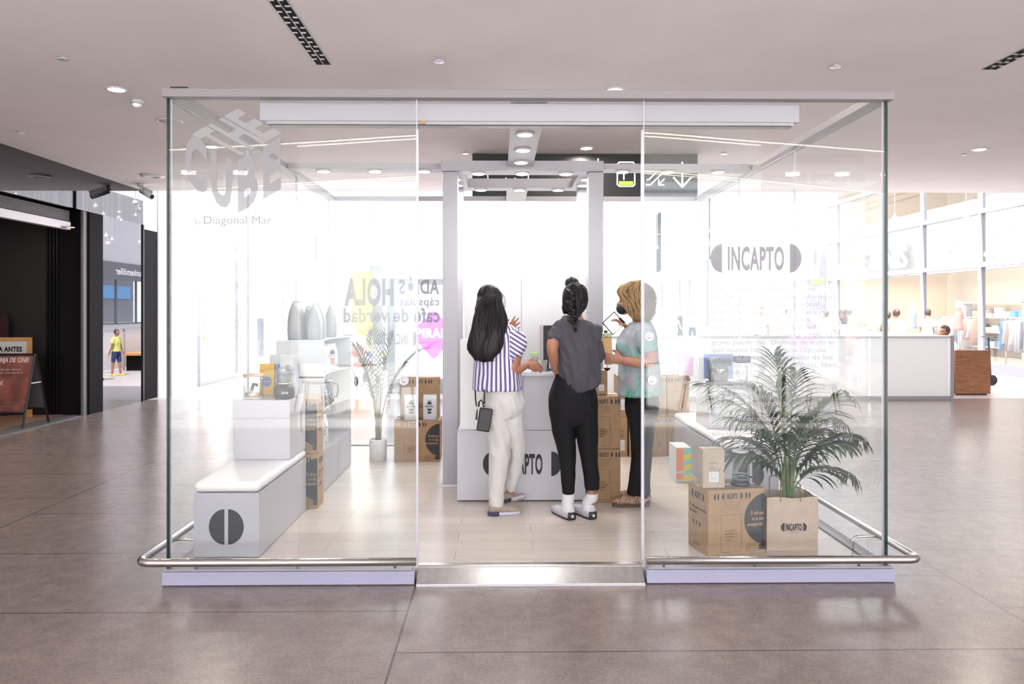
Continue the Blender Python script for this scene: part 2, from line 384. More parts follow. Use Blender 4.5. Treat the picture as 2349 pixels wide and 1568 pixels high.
# ------------------------------------------------------------------ right hand shop fronts (plane x = WR)
t = empty('glazed_shopfront', (WR, 15.6, 0), 0, 'tall glazed shop front in pale grey mullions with large white lettering', 'shop front')
def grid(Y0, Y1, ys, zs, w=.13):
    b = mb()
    for y in ys: b.box(0, y - w / 2 - 15.6, .25, .12, y + w / 2 - 15.6, 6.6)
    for z in zs: b.box(.002, Y0 - 15.6, z - w / 2, .118, Y1 - 15.6, z + w / 2)
    return b
grid(15.6, 28.5, [15.65, 19.4, 22.1, 24.3, 27.75], [2.70, 4.05, 5.4]).build('mullions', mat('mullion', (.24, .24, .28), .5), t)
mb().box(-.05, 0, 0, .15, 12.88, .25).build('base_kerb', mat('base_grey', (.22, .22, .26), .5), t)
mb().box(.05, 0, .25, .062, 12.9, 6.6).build('glazing', 'side_glass', t)
t = empty('shop_sign', (WR, 15.6, 0), 0, 'white raised shop name letters above the right glazed shop front', 'sign')
b = mb()
def side_text(b, s, y_far, y_near, z0, cap, bold, x):   # reads left to right from far to near on a wall facing -x
    st = len(b.v); put_text(b, s, 0, 0, abs(y_far - y_near), cap, bold)
    b.xf(Matrix.Translation((x, y_far, z0)) @ Matrix.Rotation(R(-90), 4, 'Z'), st)
side_text(b, 'TEZENIS', 12.5, 8.75, 2.93, .66, 0.0, .8); o = b.build('shop_letters', mat('lit_letters', (.95, .95, .95), .5), t)
so = o.modifiers.new('depth', 'SOLIDIFY'); so.thickness = .09
b = mb(); side_text(b, 'underwear', 10.9, 8.75, 2.67, .15, .01, .8); o = b.build('small_letters', mat('dim_letters', (.30, .27, .30), .5), t)
so = o.modifiers.new('depth', 'SOLIDIFY'); so.thickness = .03
b = mb(); side_text(b, 'BOX', .9, -1.4, 2.75, .35, .03, .7); o = b.build('pale_letters', 'lit_letters', t)
# interior shell of that shop
b = mb(); b.box(WR + 4.8, 15.6, 0, WR + 5, 28.5, 6.6); b.box(WR + .2, 28.3, 0, WR + 4.8, 28.5, 6.6); b.box(WR + .2, 15.5, 0, WR + 4.8, 15.6, 6.6)
struct('wall_shop_interior', b, mat('shop_cream', (.56, .45, .33), .7))
struct('ceiling_shop', mb().box(WR + .2, 15.6, 6.4, WR + 5, 28.5, 6.6), 'white_paint')
struct('floor_shop_right', mb().box(WR + .15, 15.6, .005, WR + 4.8, 28.3, .02), mat('shop_floor', (.34, .31, .28), .4))
struct('wall_shop_lintel', mb().box(WR + .92, 18.6, 2.65, WR + 1.1, 28.3, 4.6), mat('fascia_white', (.30, .295, .285), .6))
area('shop_light', (WR + 2.6, 20, 6.3), 4, 8, 260, col=(1, .93, .82)); area('shop_light_far', (WR + 2.6, 25, 2.6), 3, 5, 90, col=(1, .93, .82))
struct('wall_right', mb().box(WR, 28.5, 0, WR + .3, 34.5, 9).box(WR, 44.5, 4.5, WR + .3, 60, 9).box(WR, 34.5, 0, WR + .3, 44.9, 9).box(WR, 58.2, 0, WR + .3, 66, 9).box(WR, 44.9, 0, WR + .3, 58.2, .7), 'sunlit_white')
struct('wall_right_near', mb().box(WR, -14, 0, WR + .3, 15.5, CZ), 'white_paint')
o = mb().box(-.06, 0, 0, -.005, 1.7, 3.9).build('dark_doorway', mat('slate', (.13, .13, .17), .4)); o.location = (WR, 28.6, 0); tag(o, 'tall dark grey doorway with a yellow strip in the far right white wall', 'doorway')
mb().box(-.09, .05, 2.55, -.061, 1.2, 2.72).build('yellow_strip', 'yellow', o)
# shop with the grey sign band far down the right side
t = empty('far_shopfront', (WR, 45.2, 0), 0, 'far shop front with grey sign band and dark framed windows', 'shop front')
mb().box(-.1, 0, 3.5, .2, 12.8, 4.6).build('sign_band', mat('sign_grey', (.13, .13, .15), .5), t)
b = mb(); side_text(b, 'hunkemöller', 7.8, 4.0, 3.85, .42, .02, -.12); b.build('sign_letters', 'lit_letters', t)
b = mb()
for y in (0, 4.2, 6.9, 12.7): b.box(-.06, y, .7, .06, y + .12, 3.5)
b.box(-.06, 0, .7, .06, 12.8, .78); b.build('window_frames', mat('frame_dark', (.10, .10, .12), .5), t)
mb().box(0, 0, .78, .02, 12.8, 3.5).build('glazing', 'side_glass', t)
struct('wall_far_shop_interior', mb().box(WR + 3, 44.9, .7, WR + 3.2, 58.2, 4.5), mat('far_interior', (.22, .22, .25), .6))
o = mb().box(WR + 2.9, 45.5, 2.4, WR + 2.98, 57.5, 3.3).build('blue_shelf_banner', mat('banner_blue', (.12, .42, .80), .5)); tag(o, 'blue banner band inside the far shop front with the grey sign', 'banner')
def mannequin(name, loc, rz, m, label, h=1.0):
    t = empty(name, loc, rz, label, 'mannequin', 'shop window mannequins')
    b = mb(); b.tube([(0, 0, .0), (0, 0, .1), (0, 0, .25), (0, 0, .42), (0, 0, .52), (0, 0, .56), (0, 0, .62)], [.15, .16, .12, .17, .15, .05, .045], 14, [.10, .11, .085, .11, .08, .05, .045], (1, 0, 0))
    b.build('torso', m, t, True)
    mb().ball((0, 0, .72), .095, 12, (.85, 1, 1.2)).build('head', 'white_paint', t, True)
    mb().tube([(0, 0, -.9), (0, 0, 0)], .02).lathe([(.18, -.92), (.18, -.90)], (0, 0, 0)).build('stand', 'chrome', t)
    return t
mannequin('mannequin', (WR + .55, 21.2, 1.0), R(90), mat('coral', (.50, .18, .14), .6), 'mannequin torso in coral underwear in the right shop window')
mannequin('mannequin', (WR + .55, 23.6, 1.0), R(90), 'lilac_blue', 'mannequin torso in blue in the far right shop window')
mannequin('mannequin', (WR + .55, 18.0, 1.0), R(90), mat('pale_blue', (.28, .36, .55), .6), 'mannequin torso in pale blue beside the first thick mullion from the right')
mannequin('mannequin', (WL - .9, 20.6, 1.0), R(90), 'white_paint', 'white mannequin in the left shop window')
mannequin('mannequin', (WL - .9, 21.6, .9), R(90), mat('leopard', (.7, .7, .7), .7, col2=(.12, .12, .14), nscale=18), 'mannequin in a black and white patterned blouse in the left shop window')
# clothes rails with garments
rnd = random.Random(5)
def garment_rail(loc, n, L, label, cols):
    t = empty('garment_rail', loc, 0, label, 'clothes rail')
    b = mb(); b.tube([(0, 0, 1.35), (0, L, 1.35)], .015)
    for y in (0, L): b.tube([(0, y, 0), (0, y, 1.35)], .015); b.tube([(-.2, y, .02), (.2, y, .02)], .015)
    b.build('rail_frame', 'chrome', t)
    for k in range(n):
        y = L * (k + .5) / n; h = rnd.uniform(.55, .85)
        b = mb(); b.tube([(0, y, 1.35), (0, y, 1.30), (0, y, 1.25), (0, y, 1.30 - h * .5), (0, y, 1.3 - h)], [.01, .03, .21, .2, .22 + rnd.random() * .05], 10, [.01, .012, .03, .035, .04], (1, 0, 0))
        b.build('garment', rnd.choice(cols), t, True)
gc = [mat('cloth_a', (.15, .15, .2), .8), mat('cloth_b', (.6, .58, .62), .8), mat('cloth_c', (.1, .3, .6), .8), mat('cloth_d', (.5, .3, .2), .8), mat('cloth_e', (.75, .7, .6), .8)]
garment_rail((WR + 1.6, 18.9, 0), 16, 1.9, 'clothes rail of dark garments behind the second window bay of the right shop', gc)
garment_rail((WR + 2.4, 16.4, 0), 12, 1.7, 'clothes rail of garments in the nearest bay of the right shop', gc)
garment_rail((WR + 2.0, 22.6, 0), 12, 2.2, 'clothes rail in the far bay of the right shop', gc[1:])
garment_rail((WL - 1.6, 16.3, 0), 8, 1.6, 'clothes rail in the left shop nearest the white pillar', gc[2:])
def wall_shelf(loc, L, label, sgn):
    t = empty('display_shelf', loc, 0, label, 'shelf'); b = mb()
    for z in (.3, .8, 1.3, 1.8): b.box(0, 0, z, .35, L, z + .03)
    b.box(0, 0, 0, .35, .03, 1.85); b.box(0, L - .03, 0, .35, L, 1.85); b.build('carcass', 'white_paint', t)
    for z in (.33, .83, 1.33):
        y = .1
        while y < L - .35:
            w_ = rnd.uniform(.15, .32); mb().box(.05, y, z, .3, y + w_, z + rnd.uniform(.12, .35)).build('folded_clothes', rnd.choice(gc), t, bevel=.02); y += w_ + rnd.uniform(.03, .25)
wall_shelf((WR + 4.35, 16.2, 0), 3.6, 'white shelf of folded clothes on the back wall of the right shop, nearest bay', 1)
wall_shelf((WR + 4.35, 20.4, 0), 3.2, 'white shelf of folded clothes on the back wall of the right shop, second bay', 1)
wall_shelf((WR + 4.35, 24.2, 0), 3.2, 'white shelf of folded clothes on the back wall of the right shop, far bay', 1)
# left shop posters
for (y0, y1, z0, z1, mm, lb) in [(16.1, 17.3, 2.0, 2.95, mat('poster_skin', (.80, .52, .38), .6, col2=(.9, .75, .66), nscale=3), 'orange and pink poster hanging high in the left shop window'),
                                 (16.4, 17.0, .9, 1.9, mat('poster_coral', (.85, .20, .10), .6, col2=(.9, .6, .45), nscale=9), 'red orange coral shaped display print below the pink poster')]:
    o = mb().box(-.02, 0, 0, 0, y1 - y0, z1 - z0).build('shop_poster', mm); o.location = (WL - .2, y0, z0); tag(o, lb, 'poster')
for k, (x, y, s, h) in enumerate([(-6.74, 17.0, .36, .47), (-6.86, 18.7, .36, .86)]):
    o = mb().box(0, 0, 0, s, s, h).build('display_cube', 'pot_white', bevel=.01); o.location = (x, y, 0); tag(o, ['low white display cube on the floor below the coral print in the left shop', 'tall pale display plinth in the left shop behind the low cube'][k], 'cube', 'white cubes in the left shop')
o = mb().box(0, 0, 0, .45, .06, 1.0).build('blue_display_screen', 'navy_print', bevel=.005); o.location = (-6.65, 20.4, .35); tag(o, 'dark blue upright display panel in the left shop above the display cube', 'panel')
mb().box(.05, .0, -.35, .40, .05, 0).build('stand', 'alu', o)
# ------------------------------------------------------------------ kiosk: base, floor, frame, glass
KX0, KX1, KY0, KY1, KF = -1.88, 2.21, 4.43, 8.52, .08
DX0, DX1 = -.476, .816
struct('floor_kiosk', mb().box(KX0 + .06, KY0 + .04, .01, KX1 - .06, KY1 - .06, KF), 'pale_planks')
def plinth(name, x0, y0, x1, y1, label):
    t = empty(name, (x0, y0, 0), 0, label, 'plinth', 'white base boards of the glass kiosk'); a, c = x1 - x0, y1 - y0
    mb().box(0, 0, .004, a, c, .078).build('base_board', 'plinth_lilac', t, bevel=.004)
    mb().box(.012, .012, .0785, a - .012, c - .012, .09).build('glass_channel', 'alu_white', t, bevel=.003); return t
plinth('kiosk_plinth', -1.905, 4.395, DX0 - .012, 4.50, 'lilac white base board under the left front pane')
plinth('kiosk_plinth', DX1 + .012, 4.395, 2.250, 4.50, 'lilac white base board under the right front pane')
plinth('kiosk_plinth', -1.905, 4.505, -1.80, 8.58, 'base board running back along the left side of the kiosk')
plinth('kiosk_plinth', 2.145, 4.505, 2.250, 8.58, 'base board running back along the right side of the kiosk')
plinth('kiosk_plinth', -1.795, 8.475, 2.14, 8.58, 'base board under the back glass wall of the kiosk')
t = empty('threshold_ramp', (DX0, 4.37, 0), 0, 'brushed steel entrance ramp in the door opening', 'threshold')
b = mb(); W_ = DX1 - DX0
b.add([(0, 0, 0), (W_, 0, 0), (W_, 0, .014), (0, 0, .014), (W_, .115, .085), (0, .115, .085), (W_, .16, .085), (0, .16, .085), (0, .16, 0), (W_, .16, 0)],
      [(0, 1, 2, 3), (3, 2, 4, 5), (5, 4, 6, 7), (7, 6, 9, 8), (0, 3, 5, 7, 8), (1, 9, 6, 4, 2), (0, 8, 9, 1)])
b.build('ramp_plate', 'steel_plate', t, bevel=.002)
mb().box(.002, -.006, .001, W_ - .002, .004, .013).build('front_lip', 'alu', t)
# aluminium frame
t = empty('glass_kiosk', (0, 0, 0), 0, 'white aluminium frame of the glass kiosk with four posts and a light grid', 'frame')
Z0, Z1 = 2.752, 2.800
mat('shaded_alu_white', (.25, .225, .24), .45, .1)  # white aluminium of the front beam, darkened in colour to stand for shade
def beam(name, x0, y0, x1, y1, z0=Z0, z1=Z1, m='alu_white'):
    o = mb().box(0, 0, 0, x1 - x0, y1 - y0, z1 - z0).build(name, m, t, bevel=.003); o.location = (x0, y0, z0); return o
beam('front_beam', -1.905, 4.395, 2.245, 4.47, m='shaded_alu_white')
beam('side_beam', -1.905, 4.475, -1.81, 8.58); beam('side_beam', 2.14, 4.475, 2.245, 8.58); beam('back_beam', -1.80, 8.50, 2.13, 8.58)
RX0, RX1, RY0, RY1 = -.50, .86, 6.48, 7.55          # outer ring on four posts
mb().box(-1.80, 6.60, Z0, RX0 - .005, 6.79, Z1).build('arm_beam', 'alu_white', t, bevel=.003)
mb().box(RX1 + .005, 6.60, Z0, 2.13, 6.79, Z1).build('arm_beam', 'alu_white', t, bevel=.003)
mb().box(.06, 4.475, Z0, .27, RY0 - .003, Z1).build('arm_beam', 'alu_white', t, bevel=.003)
mb().box(.06, RY1 + .003, Z0, .27, 8.495, Z1).build('arm_beam', 'alu_white', t, bevel=.003)
b = mb(); rw = .19
b.box(RX0, RY0, Z0 - .04, RX1, RY0 + rw, Z1); b.box(RX0, RY1 - rw, Z0 - .04, RX1, RY1, Z1); b.box(RX0, RY0 + rw, Z0 - .04, RX0 + rw, RY1 - rw, Z1); b.box(RX1 - rw, RY0 + rw, Z0 - .04, RX1, RY1 - rw, Z1)
b.build('centre_ring', 'alu_white', t, bevel=.003)
for x, y in ((-.485, 6.5), (.735, 6.5), (-.485, 7.4), (.735, 7.4)):
    p = mb().box(0, 0, KF, .125, .13, 2.71).build('post', 'alu_white', t, bevel=.003); p.location = (x, y, 0)
    mb().box(-.012, -.012, KF + .001, .137, .142, KF + .02).build('foot_trim', 'white_paint', p)
# spot lamps recessed in the frame
def lamp(x, y, z, r, label, group, mm='lamp_glow', power=9, ring='white_paint', name='spot_lamp', cat='lamp'):
    t = empty(name, (x, y, z), 0, label, cat, group)
    mb().lathe([(r * 1.25, 0), (r * 1.25, -.006), (r * 1.05, -.012), (r * 1.0, -.012), (r * .98, 0)]).build('trim_ring', ring, t, True)
    mb().lathe([(r * .92, -.004), (r * .92, -.0135), (r * .5, -.016)]).build('lens', mm, t, True)
    if power: area(name + '_light', (x, y, z - .03), r * 1.8, 0, power, shape='DISK', col=(1, .99, .97) if mm == 'lamp_glow' else (1, .9, .78))
    return t
lp = []
for y in (4.80, 5.28, 5.80, 6.28): lp.append((.165, y, Z0, 'front ceiling arm of the kiosk'))
for x in (-1.52, -1.08, -.66): lp.append((x, 6.695, Z0, 'left ceiling arm of the kiosk'))
for x in (1.05, 1.45, 1.88): lp.append((x, 6.695, Z0, 'right ceiling arm of the kiosk'))
for x in (-.19, .18, .55): lp.append((x, 6.575, Z0 - .04, 'front side of the centre ring'))
for x in (-.19, .18, .55): lp.append((x, 7.455, Z0 - .04, 'back side of the centre ring'))
for x in (-.405, .765):
    for y in (6.85, 7.18): lp.append((x, y, Z0 - .04, ('left' if x < 0 else 'right') + ' side of the centre ring'))
cnt = {}
for x, y, z, where in lp: cnt[where] = cnt.get(where, 0) + 1
seen = {}
ordn = {1: ['only'], 2: ['nearer', 'farther'], 3: ['leftmost', 'middle', 'rightmost'], 4: ['nearest', 'second nearest', 'third nearest', 'farthest']}
for x, y, z, where in lp:
    k = seen.get(where, 0); seen[where] = k + 1
    lamp(x, y, z, .052, '%s round spot lamp in the %s' % (ordn[cnt[where]][k], where), 'spot lamps of the kiosk', power=2.1)
# glass walls
def pane(x0, y0, x1, y1, label, z0=.091, z1=2.751, mm='pane_glass', edge='glass_edge', ends=(1, 1)):
    t = empty('glass_wall', (x0, y0, 0), 0, label, 'glass panel', 'glass walls of the kiosk'); t['kind'] = 'thing'; dx, dy = x1 - x0, y1 - y0; th = .012
    if abs(dx) > abs(dy):
        mb().box(.004, 0, z0, dx - .004, th, z1).build('pane', mm, t)
        for q, e in zip((0, dx - .0035), ends):
            if e: mb().box(q, 0, z0, q + .0035, th, z1).build('polished_edge', edge if e == 1 else 'pale_edge', t)
    else:
        mb().box(0, .004, z0, th, dy - .004, z1).build('pane', mm, t)
        for q in (0, dy - .0035): mb().box(0, q, z0, th, q + .0035, z1).build('polished_edge', 'pale_edge', t)
    return t
pl = pane(KX0, KY0, DX0, KY0, 'left front glass pane with grey cube shaped lettering', ends=(1, 2))
pr = pane(DX1, KY0, KX1, KY0, 'right front glass pane covered in lines of small frosted text', ends=(2, 1))
ys = [4.45, 5.80, 7.16, 8.50]
for k, nm in enumerate(('front', 'middle', 'rear')):
    pane(KX0 - .002, ys[k], KX0 - .002, ys[k + 1] - .004, nm + ' pane of the left glass side wall', mm='side_glass')
    pane(KX1 - .012, ys[k], KX1 - .012, ys[k + 1] - .004, nm + ' pane of the right glass side wall', mm='side_glass')
xs = [-1.86, -.50, .86, 2.19]
bp = [pane(xs[k], 8.52, xs[k + 1] - .004, 8.52, lb, mm='side_glass', ends=(2, 2)) for k, lb in enumerate(('left pane of the rear glass wall with large reversed letters', 'middle pane of the rear glass wall behind the counter', 'right pane of the rear glass wall behind the cartons'))]
# dark corner joints of the front panes
for x, lb in ((KX0 - .012, 'dark joint strip at the left front corner of the glass'), (KX1 + .001, 'dark joint strip at the right front corner of the glass')):
    o = mb().box(0, 0, .091, .010, .014, 2.751).build('corner_joint', 'glass_edge'); o.location = (x, KY0 - .001, 0); tag(o, lb, 'joint')
# sliding door leaves parked behind the fixed panes
def leaf(x0, x1, label, inner):
    t = empty('sliding_door', (x0, 4.515, 0), 0, label, 'door', 'glass sliding doors of the kiosk'); L = x1 - x0
    mb().box(0, 0, .10, L, .010, 2.60).build('pane', 'pane_glass', t)
    ex = L if inner > 0 else -.012
    mb().box(ex, -.006, .10, ex + .012, .016, 2.60).build('edge_seal', 'pale_edge', t, bevel=.002)
    for z, xo in ((1.145, .05), (1.40, .035)) if inner < 0 else ((1.145, L - .07),):
        x = xo if inner < 0 else xo
        b = mb(); b.lathe([(.028, 0), (.028, .012), (.024, .014), (.022, .008), (.014, .008), (.012, .014)], (0, 0, 0), 20)
        b.xf(Matrix.Translation((x, 0, z)) @ Matrix.Rotation(R(90), 4, 'X')); b.build('lock', 'alu', t, True)
    return t
leaf(-1.175, DX0 - .014, 'left glass sliding door slid behind the left front pane', 1)
leaf(DX1 + .014, 1.52, 'right glass sliding door slid behind the right front pane', -1)
t = empty('door_operator', (-1.39, 4.50, 2.60), 0, 'long grey automatic door housing under the front beam', 'door operator')
mb().box(0, 0, .045, 3.13, .11, .151).build('housing', mat('housing', (.40, .385, .415), .45), t, bevel=.006)
b = mb(); b.box(.035, .01, .026, 3.10, .10, .045); b.build('track', mat('track_grey', (.38, .37, .38), .4), t)
mb().box(.05, .004, .020, 3.08, .010, .026).build('track_slot', 'near_black', t)
mb().box(.925, -.004, .028, .955, .003, .044).build('orange_stop', mat('rust', (.5, .24, .08), .5), t)
o = mb().box(-.26, 0, 0, .26, .02, .03).build('ceiling_bracket', 'near_black', bevel=.003); o.location = (-1.82, 4.42, 2.801); o.scale = (.18, 1, .5); tag(o, 'small dark bracket on top of the left end of the front beam', 'bracket')
# bumper rails
def fillet(p, q, r_, n=6):
    return None
def rail(pts, label, brackets):
    t = empty('bumper_rail', (0, 0, 0), 0, label, 'rail', 'steel bumper rails around the kiosk')
    P = [Vector(p) for p in pts]; out = [P[0]]
    for i in range(1, len(P) - 1):
        a = (P[i - 1] - P[i]).normalized(); c = (P[i + 1] - P[i]).normalized(); r_ = .07
        for k in range(7):
            u = k / 6; s_, e_ = P[i] + a * r_, P[i] + c * r_
            out.append(s_ * (1 - u) ** 2 + P[i] * 2 * u * (1 - u) + e_ * u * u)
    out.append(P[-1])
    mb().tube(out, .0225, 20).build('rail_tube', 'steel', t, True)
    for p in brackets: mb().tube(p, .008, 8).build('bracket', 'chrome', t, True)
    return t
zr = .172
def br_front(x): return [(x, 4.42, .088), (x, 4.42, .125), (x, 4.36, zr - .012), (x, 4.30, zr - .01)]
def br_side(x, y, s): return [(x - s * .10, y, .088), (x - s * .10, y, .15), (x - s * .085, y, .168), (x + s * .0, y, .172), (x + s * .075, y, .165)]
rail([(DX0 + .012, 4.275, zr), (-1.985, 4.275, zr), (-1.985, 8.45, zr)], 'steel bumper rail round the left front corner of the kiosk', [br_front(-1.72), br_front(-.60), br_front(-1.15)] + [br_side(-1.905, y, -1) for y in (4.72, 5.9, 7.1, 8.2)])
rail([(DX1 - .012, 4.275, zr), (2.325, 4.275, zr), (2.325, 8.45, zr)], 'steel bumper rail round the right front corner of the kiosk', [br_front(.93), br_front(1.45), br_front(2.05)] + [br_side(2.25, y, 1) for y in (4.72, 5.9, 7.1, 8.2)])
for x, lb in ((-1.62, 'left'), (2.0, 'right')):
    b = mb().lathe([(.05, 0), (.05, .006), (.04, .010), (.018, .012)]); b.box(-.09, .0, 0, .09, .05, .003)
    o = b.build('floor_socket', 'alu', smooth=False); o.location = (x, 4.58, KF + .001); tag(o, 'small round floor fitting in the %s front corner of the kiosk' % lb, 'floor fitting')

# ------------------------------------------------------------------ lettering on the panes
def decal(b, name, m, parent, loc=(0, 0, 0)):
    o = b.build(name, m, parent, fix=False); o.location = loc; return o
# left pane: isometric cube made of letters
u = .0248                            # metres per 10 photo pixels at the pane
def P2(px, py): v = at(px, py, KY0); return (v.x, v.z)
A = P2(424, 398); B_ = P2(532, 462); D_ = P2(643, 398)      # iso cube: lower corners of the top face edge line
b = mb()
ux = (D_[0] - B_[0])
def iso(s, x0, w_, z_left, slope, h, bold=.045):
    put_text(b, s, 0, 0, w_, h, bold, fn=lambda x, z: (x0 + x, z_left + z + slope * x))
sl = .56
ct = P2(534, 370); lf = P2(424, 300); bt = P2(534, 480)
Hh = .268
iso('C', P2(425, 0)[0], .122, P2(0, 412)[1], -sl, Hh)
iso('U', P2(484, 0)[0], .117, P2(0, 452)[1], -sl, Hh)
iso('B', P2(546, 0)[0], .112, P2(0, 481)[1], sl, Hh)
iso('E', P2(604, 0)[0], .100, P2(0, 448)[1], sl, Hh)
decal(b, 'cube_lettering', 'frost_vinyl', pl, (-KX0, -.002, 0))
b = mb()    # THE on the top face of the cube
def top(s, i, bold=.03):
    ex = Vector((.082, .046)); ey = Vector((-.150, .084)); o0 = Vector(P2(536, 362)) + ex * 1.10 * i
    put_text(b, s, 0, 0, 1.0, 1.55, bold, fn=lambda x, z: tuple(o0 + ex * x + ey * z))
for i, ch in enumerate('THE'): top(ch, i)
decal(b, 'top_lettering', 'frost_vinyl_pale', pl, (-KX0, -.002, 0))
b = mb(); p0 = P2(448, 513); p1 = P2(463, 513); put_text(b, 'by', p0[0], p0[1], p1[0] - p0[0], .026)
p0 = P2(468, 513); p1 = P2(623, 513); put_text(b, 'Diagonal Mar', p0[0], p0[1], p1[0] - p0[0], .044, 0.0)
decal(b, 'small_lettering', 'frost_vinyl_dark', pl, (-KX0, -.002, 0))
# right pane: logo and text
b = mb(); c0 = P2(1734, 592); wl = P2(1838, 0)[0] - P2(1629, 0)[0]
put_logo(b, c0[0], c0[1], wl, P2(0, 559)[1] - P2(0, 626)[1], 0, word='INCAPTO', tw=.62)
decal(b, 'logo_lettering', 'frost_vinyl_dark', pr, (-DX1, -.002, 0))
lines = [(667, 'A ti, amante del café y de su', 1868), (685, 'aroma. A ti, que eres inconformista,', 1922), (702, 'que huyes de lo convencional y', 1895), (720, 'luchas por aquello en lo que crees.', 1917),
         (737, 'A ti, te traemos el café más', 1857), (755, 'auténtico, con toda la calidad, el', 1895), (772, 'aroma y sabor natural, que sólo el', 1908), (790, 'grano puede dar. Disfruta de todo lo', 1914),
         (807, 'que nunca habrá en una cápsula.', 1897), (824, 'Únete al nuevo movimiento de los', 1910), (842, 'amantes del café sin cápsulas, libre,', 1924), (859, 'sin ataduras.', 1730),
         (894, 'Te traemos Incapto, un café que no', 1920), (912, 'se deja encapsular.', 1790), (929, 'Porque tú tampoco te dejas.', 1862), (965, '#MovimientoIncapto', 1800), (983, '#IncaptoCoffee', 1752), (1000, '#Incapto', 1698)]
for i0, i1 in ((0, 12), (12, 15), (15, 18)):
    b = mb()
    for py, s, xe in lines[i0:i1]:
        p0 = P2(1632, py); p1 = P2(xe, py); put_text(b, s, p0[0], p0[1], p1[0] - p0[0], .0275)
    decal(b, 'text_paragraph', 'text_vinyl', pr, (-DX1, -.002, 0))
# rear pane, read from behind
def PB(px, py): v = at(px, py, 8.52); return (v.x, v.z)
b = mb()
def back_text(s, x0, x1, y0, y1, bold=.02):
    a = PB(x0, y1); c = PB(x1, y0); put_text(b, s, a[0], a[1], c[0] - a[0], c[1] - a[1], bold, True)
back_text('HOLA', 790, 903, 641, 697, .05); back_text('café de verdad', 788, 1009, 706, 738, .03); back_text('ADIÓS', 915, 1008, 642, 673, .04); back_text('cápsulas', 918, 1008, 682, 700, .02)
a = PB(900, 777); w2 = PB(960, 0)[0] - PB(840, 0)[0]; put_logo(b, a[0], a[1], w2, .15, mirror=True)
decal(b, 'reversed_lettering', 'frost_vinyl_dark', bp[0], (1.86, -.002, 0))
# side walls: the same words, seen obliquely
def side_word(s, x, y_a, y_b, z0, cap, mirror, mm, label):
    st = mb(); put_text(st, s, 0, 0, abs(y_b - y_a), cap, .03, mirror); st.xf(Matrix.Translation((x, y_a, z0)) @ Matrix.Rotation(R(90), 4, 'Z'))
    o = st.build('side_lettering', mm, fix=False); tag(o, label, 'lettering', 'vinyl words on the kiosk side walls')
side_word('ADIÓS', KX1 - .02, 5.15, 5.98, 1.72, .22, False, 'faint_vinyl', 'pale upright word ADIOS on the right side glass wall')
side_word('cápsulas', KX1 - .02, 5.15, 5.98, 1.56, .11, False, 'faint_vinyl', 'pale word capsulas below ADIOS on the right side glass wall')
side_word('HOLA', KX0 + .02, 4.95, 5.6, 1.66, .13, True, 'faint_vinyl', 'pale reversed word HOLA on the left side glass wall')
side_word('café', KX0 + .02, 4.95, 5.7, 1.42, .11, True, 'faint_vinyl', 'pale reversed word cafe on the left side glass wall')
# ------------------------------------------------------------------ kiosk furniture and goods
# counter with step, tall partition
t = empty('service_counter', (-.335, 5.985, KF), 0, 'white service counter with large black logo behind the customers', 'counter')
mb().box(0, 0, .01, .99, .50, .545).build('low_front', 'white_laminate', t, bevel=.003)
mb().box(.51, .02, .546, .985, .50, .965).build('counter_body', 'white_laminate', t, bevel=.003)
mb().box(.49, -.01, .966, .993, .50, .992).build('worktop', 'gloss_white', t, bevel=.004)
mb().box(.02, .06, .546, .505, .12, 1.245).build('splash_screen', mat('screen_white', (.80, .80, .80), .5), t, bevel=.002)
b = mb(); put_logo(b, .50, .29, .605, .19, -.0012, tw=.52); decal(b, 'logo', 'black_print', t)
t = empty('tall_cabinet', (-.31, 6.66, KF), 0, 'tall white back cabinet between the two posts behind the counter', 'cabinet')
mb().box(0, 0, 0, 1.04, .45, 1.75).build('cabinet_body', mat('cabinet_white', (.68, .68, .69), .4), t)
mb().box(.002, -.02, .01, .485, -.001, 1.765).build('door', 'cabinet_white', t, bevel=.002); mb().box(.489, -.02, .01, 1.038, -.001, 1.765).build('door', 'cabinet_white', t, bevel=.002)
# things on the counter
def cup_stack(x, y, z, r, h, n, label, lid=False):
    t = empty('paper_cup', (x, y, z), 0, label, 'cup', 'paper cups on the counter')
    b = mb(); b.lathe([(r * .72, 0), (r, h), (r * 1.06, h), (r * 1.06, h + .006), (r * .92, h + .006), (r * .64, .01)]); b.build('cup_body', 'cups', t, True)
    for k in range(n): mb().lathe([(r * 1.0, h + .007 + k * .012), (r * 1.07, h + .012 + k * .012), (r * 1.07, h + .018 + k * .012), (r * .9, h + .018 + k * .012)]).build('cup_rim', 'cups', t, True)
    if lid: mb().lathe([(r * 1.1, h + .02 + n * .012), (r * 1.1, h + .028 + n * .012), (r * .8, h + .028 + n * .012)]).build('green_rim', 'lime', t, True)
cz = KF + .993
cup_stack(.265, 6.10, cz, .030, .08, 3, 'stack of white paper cups with a green rim on the counter', True)
cup_stack(.345, 6.14, cz, .024, .07, 1, 'small stack of paper cups beside the black screen')
t = empty('point_of_sale_screen', (.40, 6.20, cz), R(55), 'black touch screen seen from its silver edge on the counter', 'screen')
mb().box(-.09, 0, .0, .09, .10, .012).build('foot', 'black_metal', t, bevel=.003); mb().box(-.02, .03, .012, .02, .06, .16).build('stand', 'black_metal', t)
mb().box(-.14, -.012, .09, .14, .012, .36).build('display', 'near_black', t, bevel=.004); mb().box(-.146, -.016, .085, -.138, .016, .365).build('side_trim', 'alu', t)

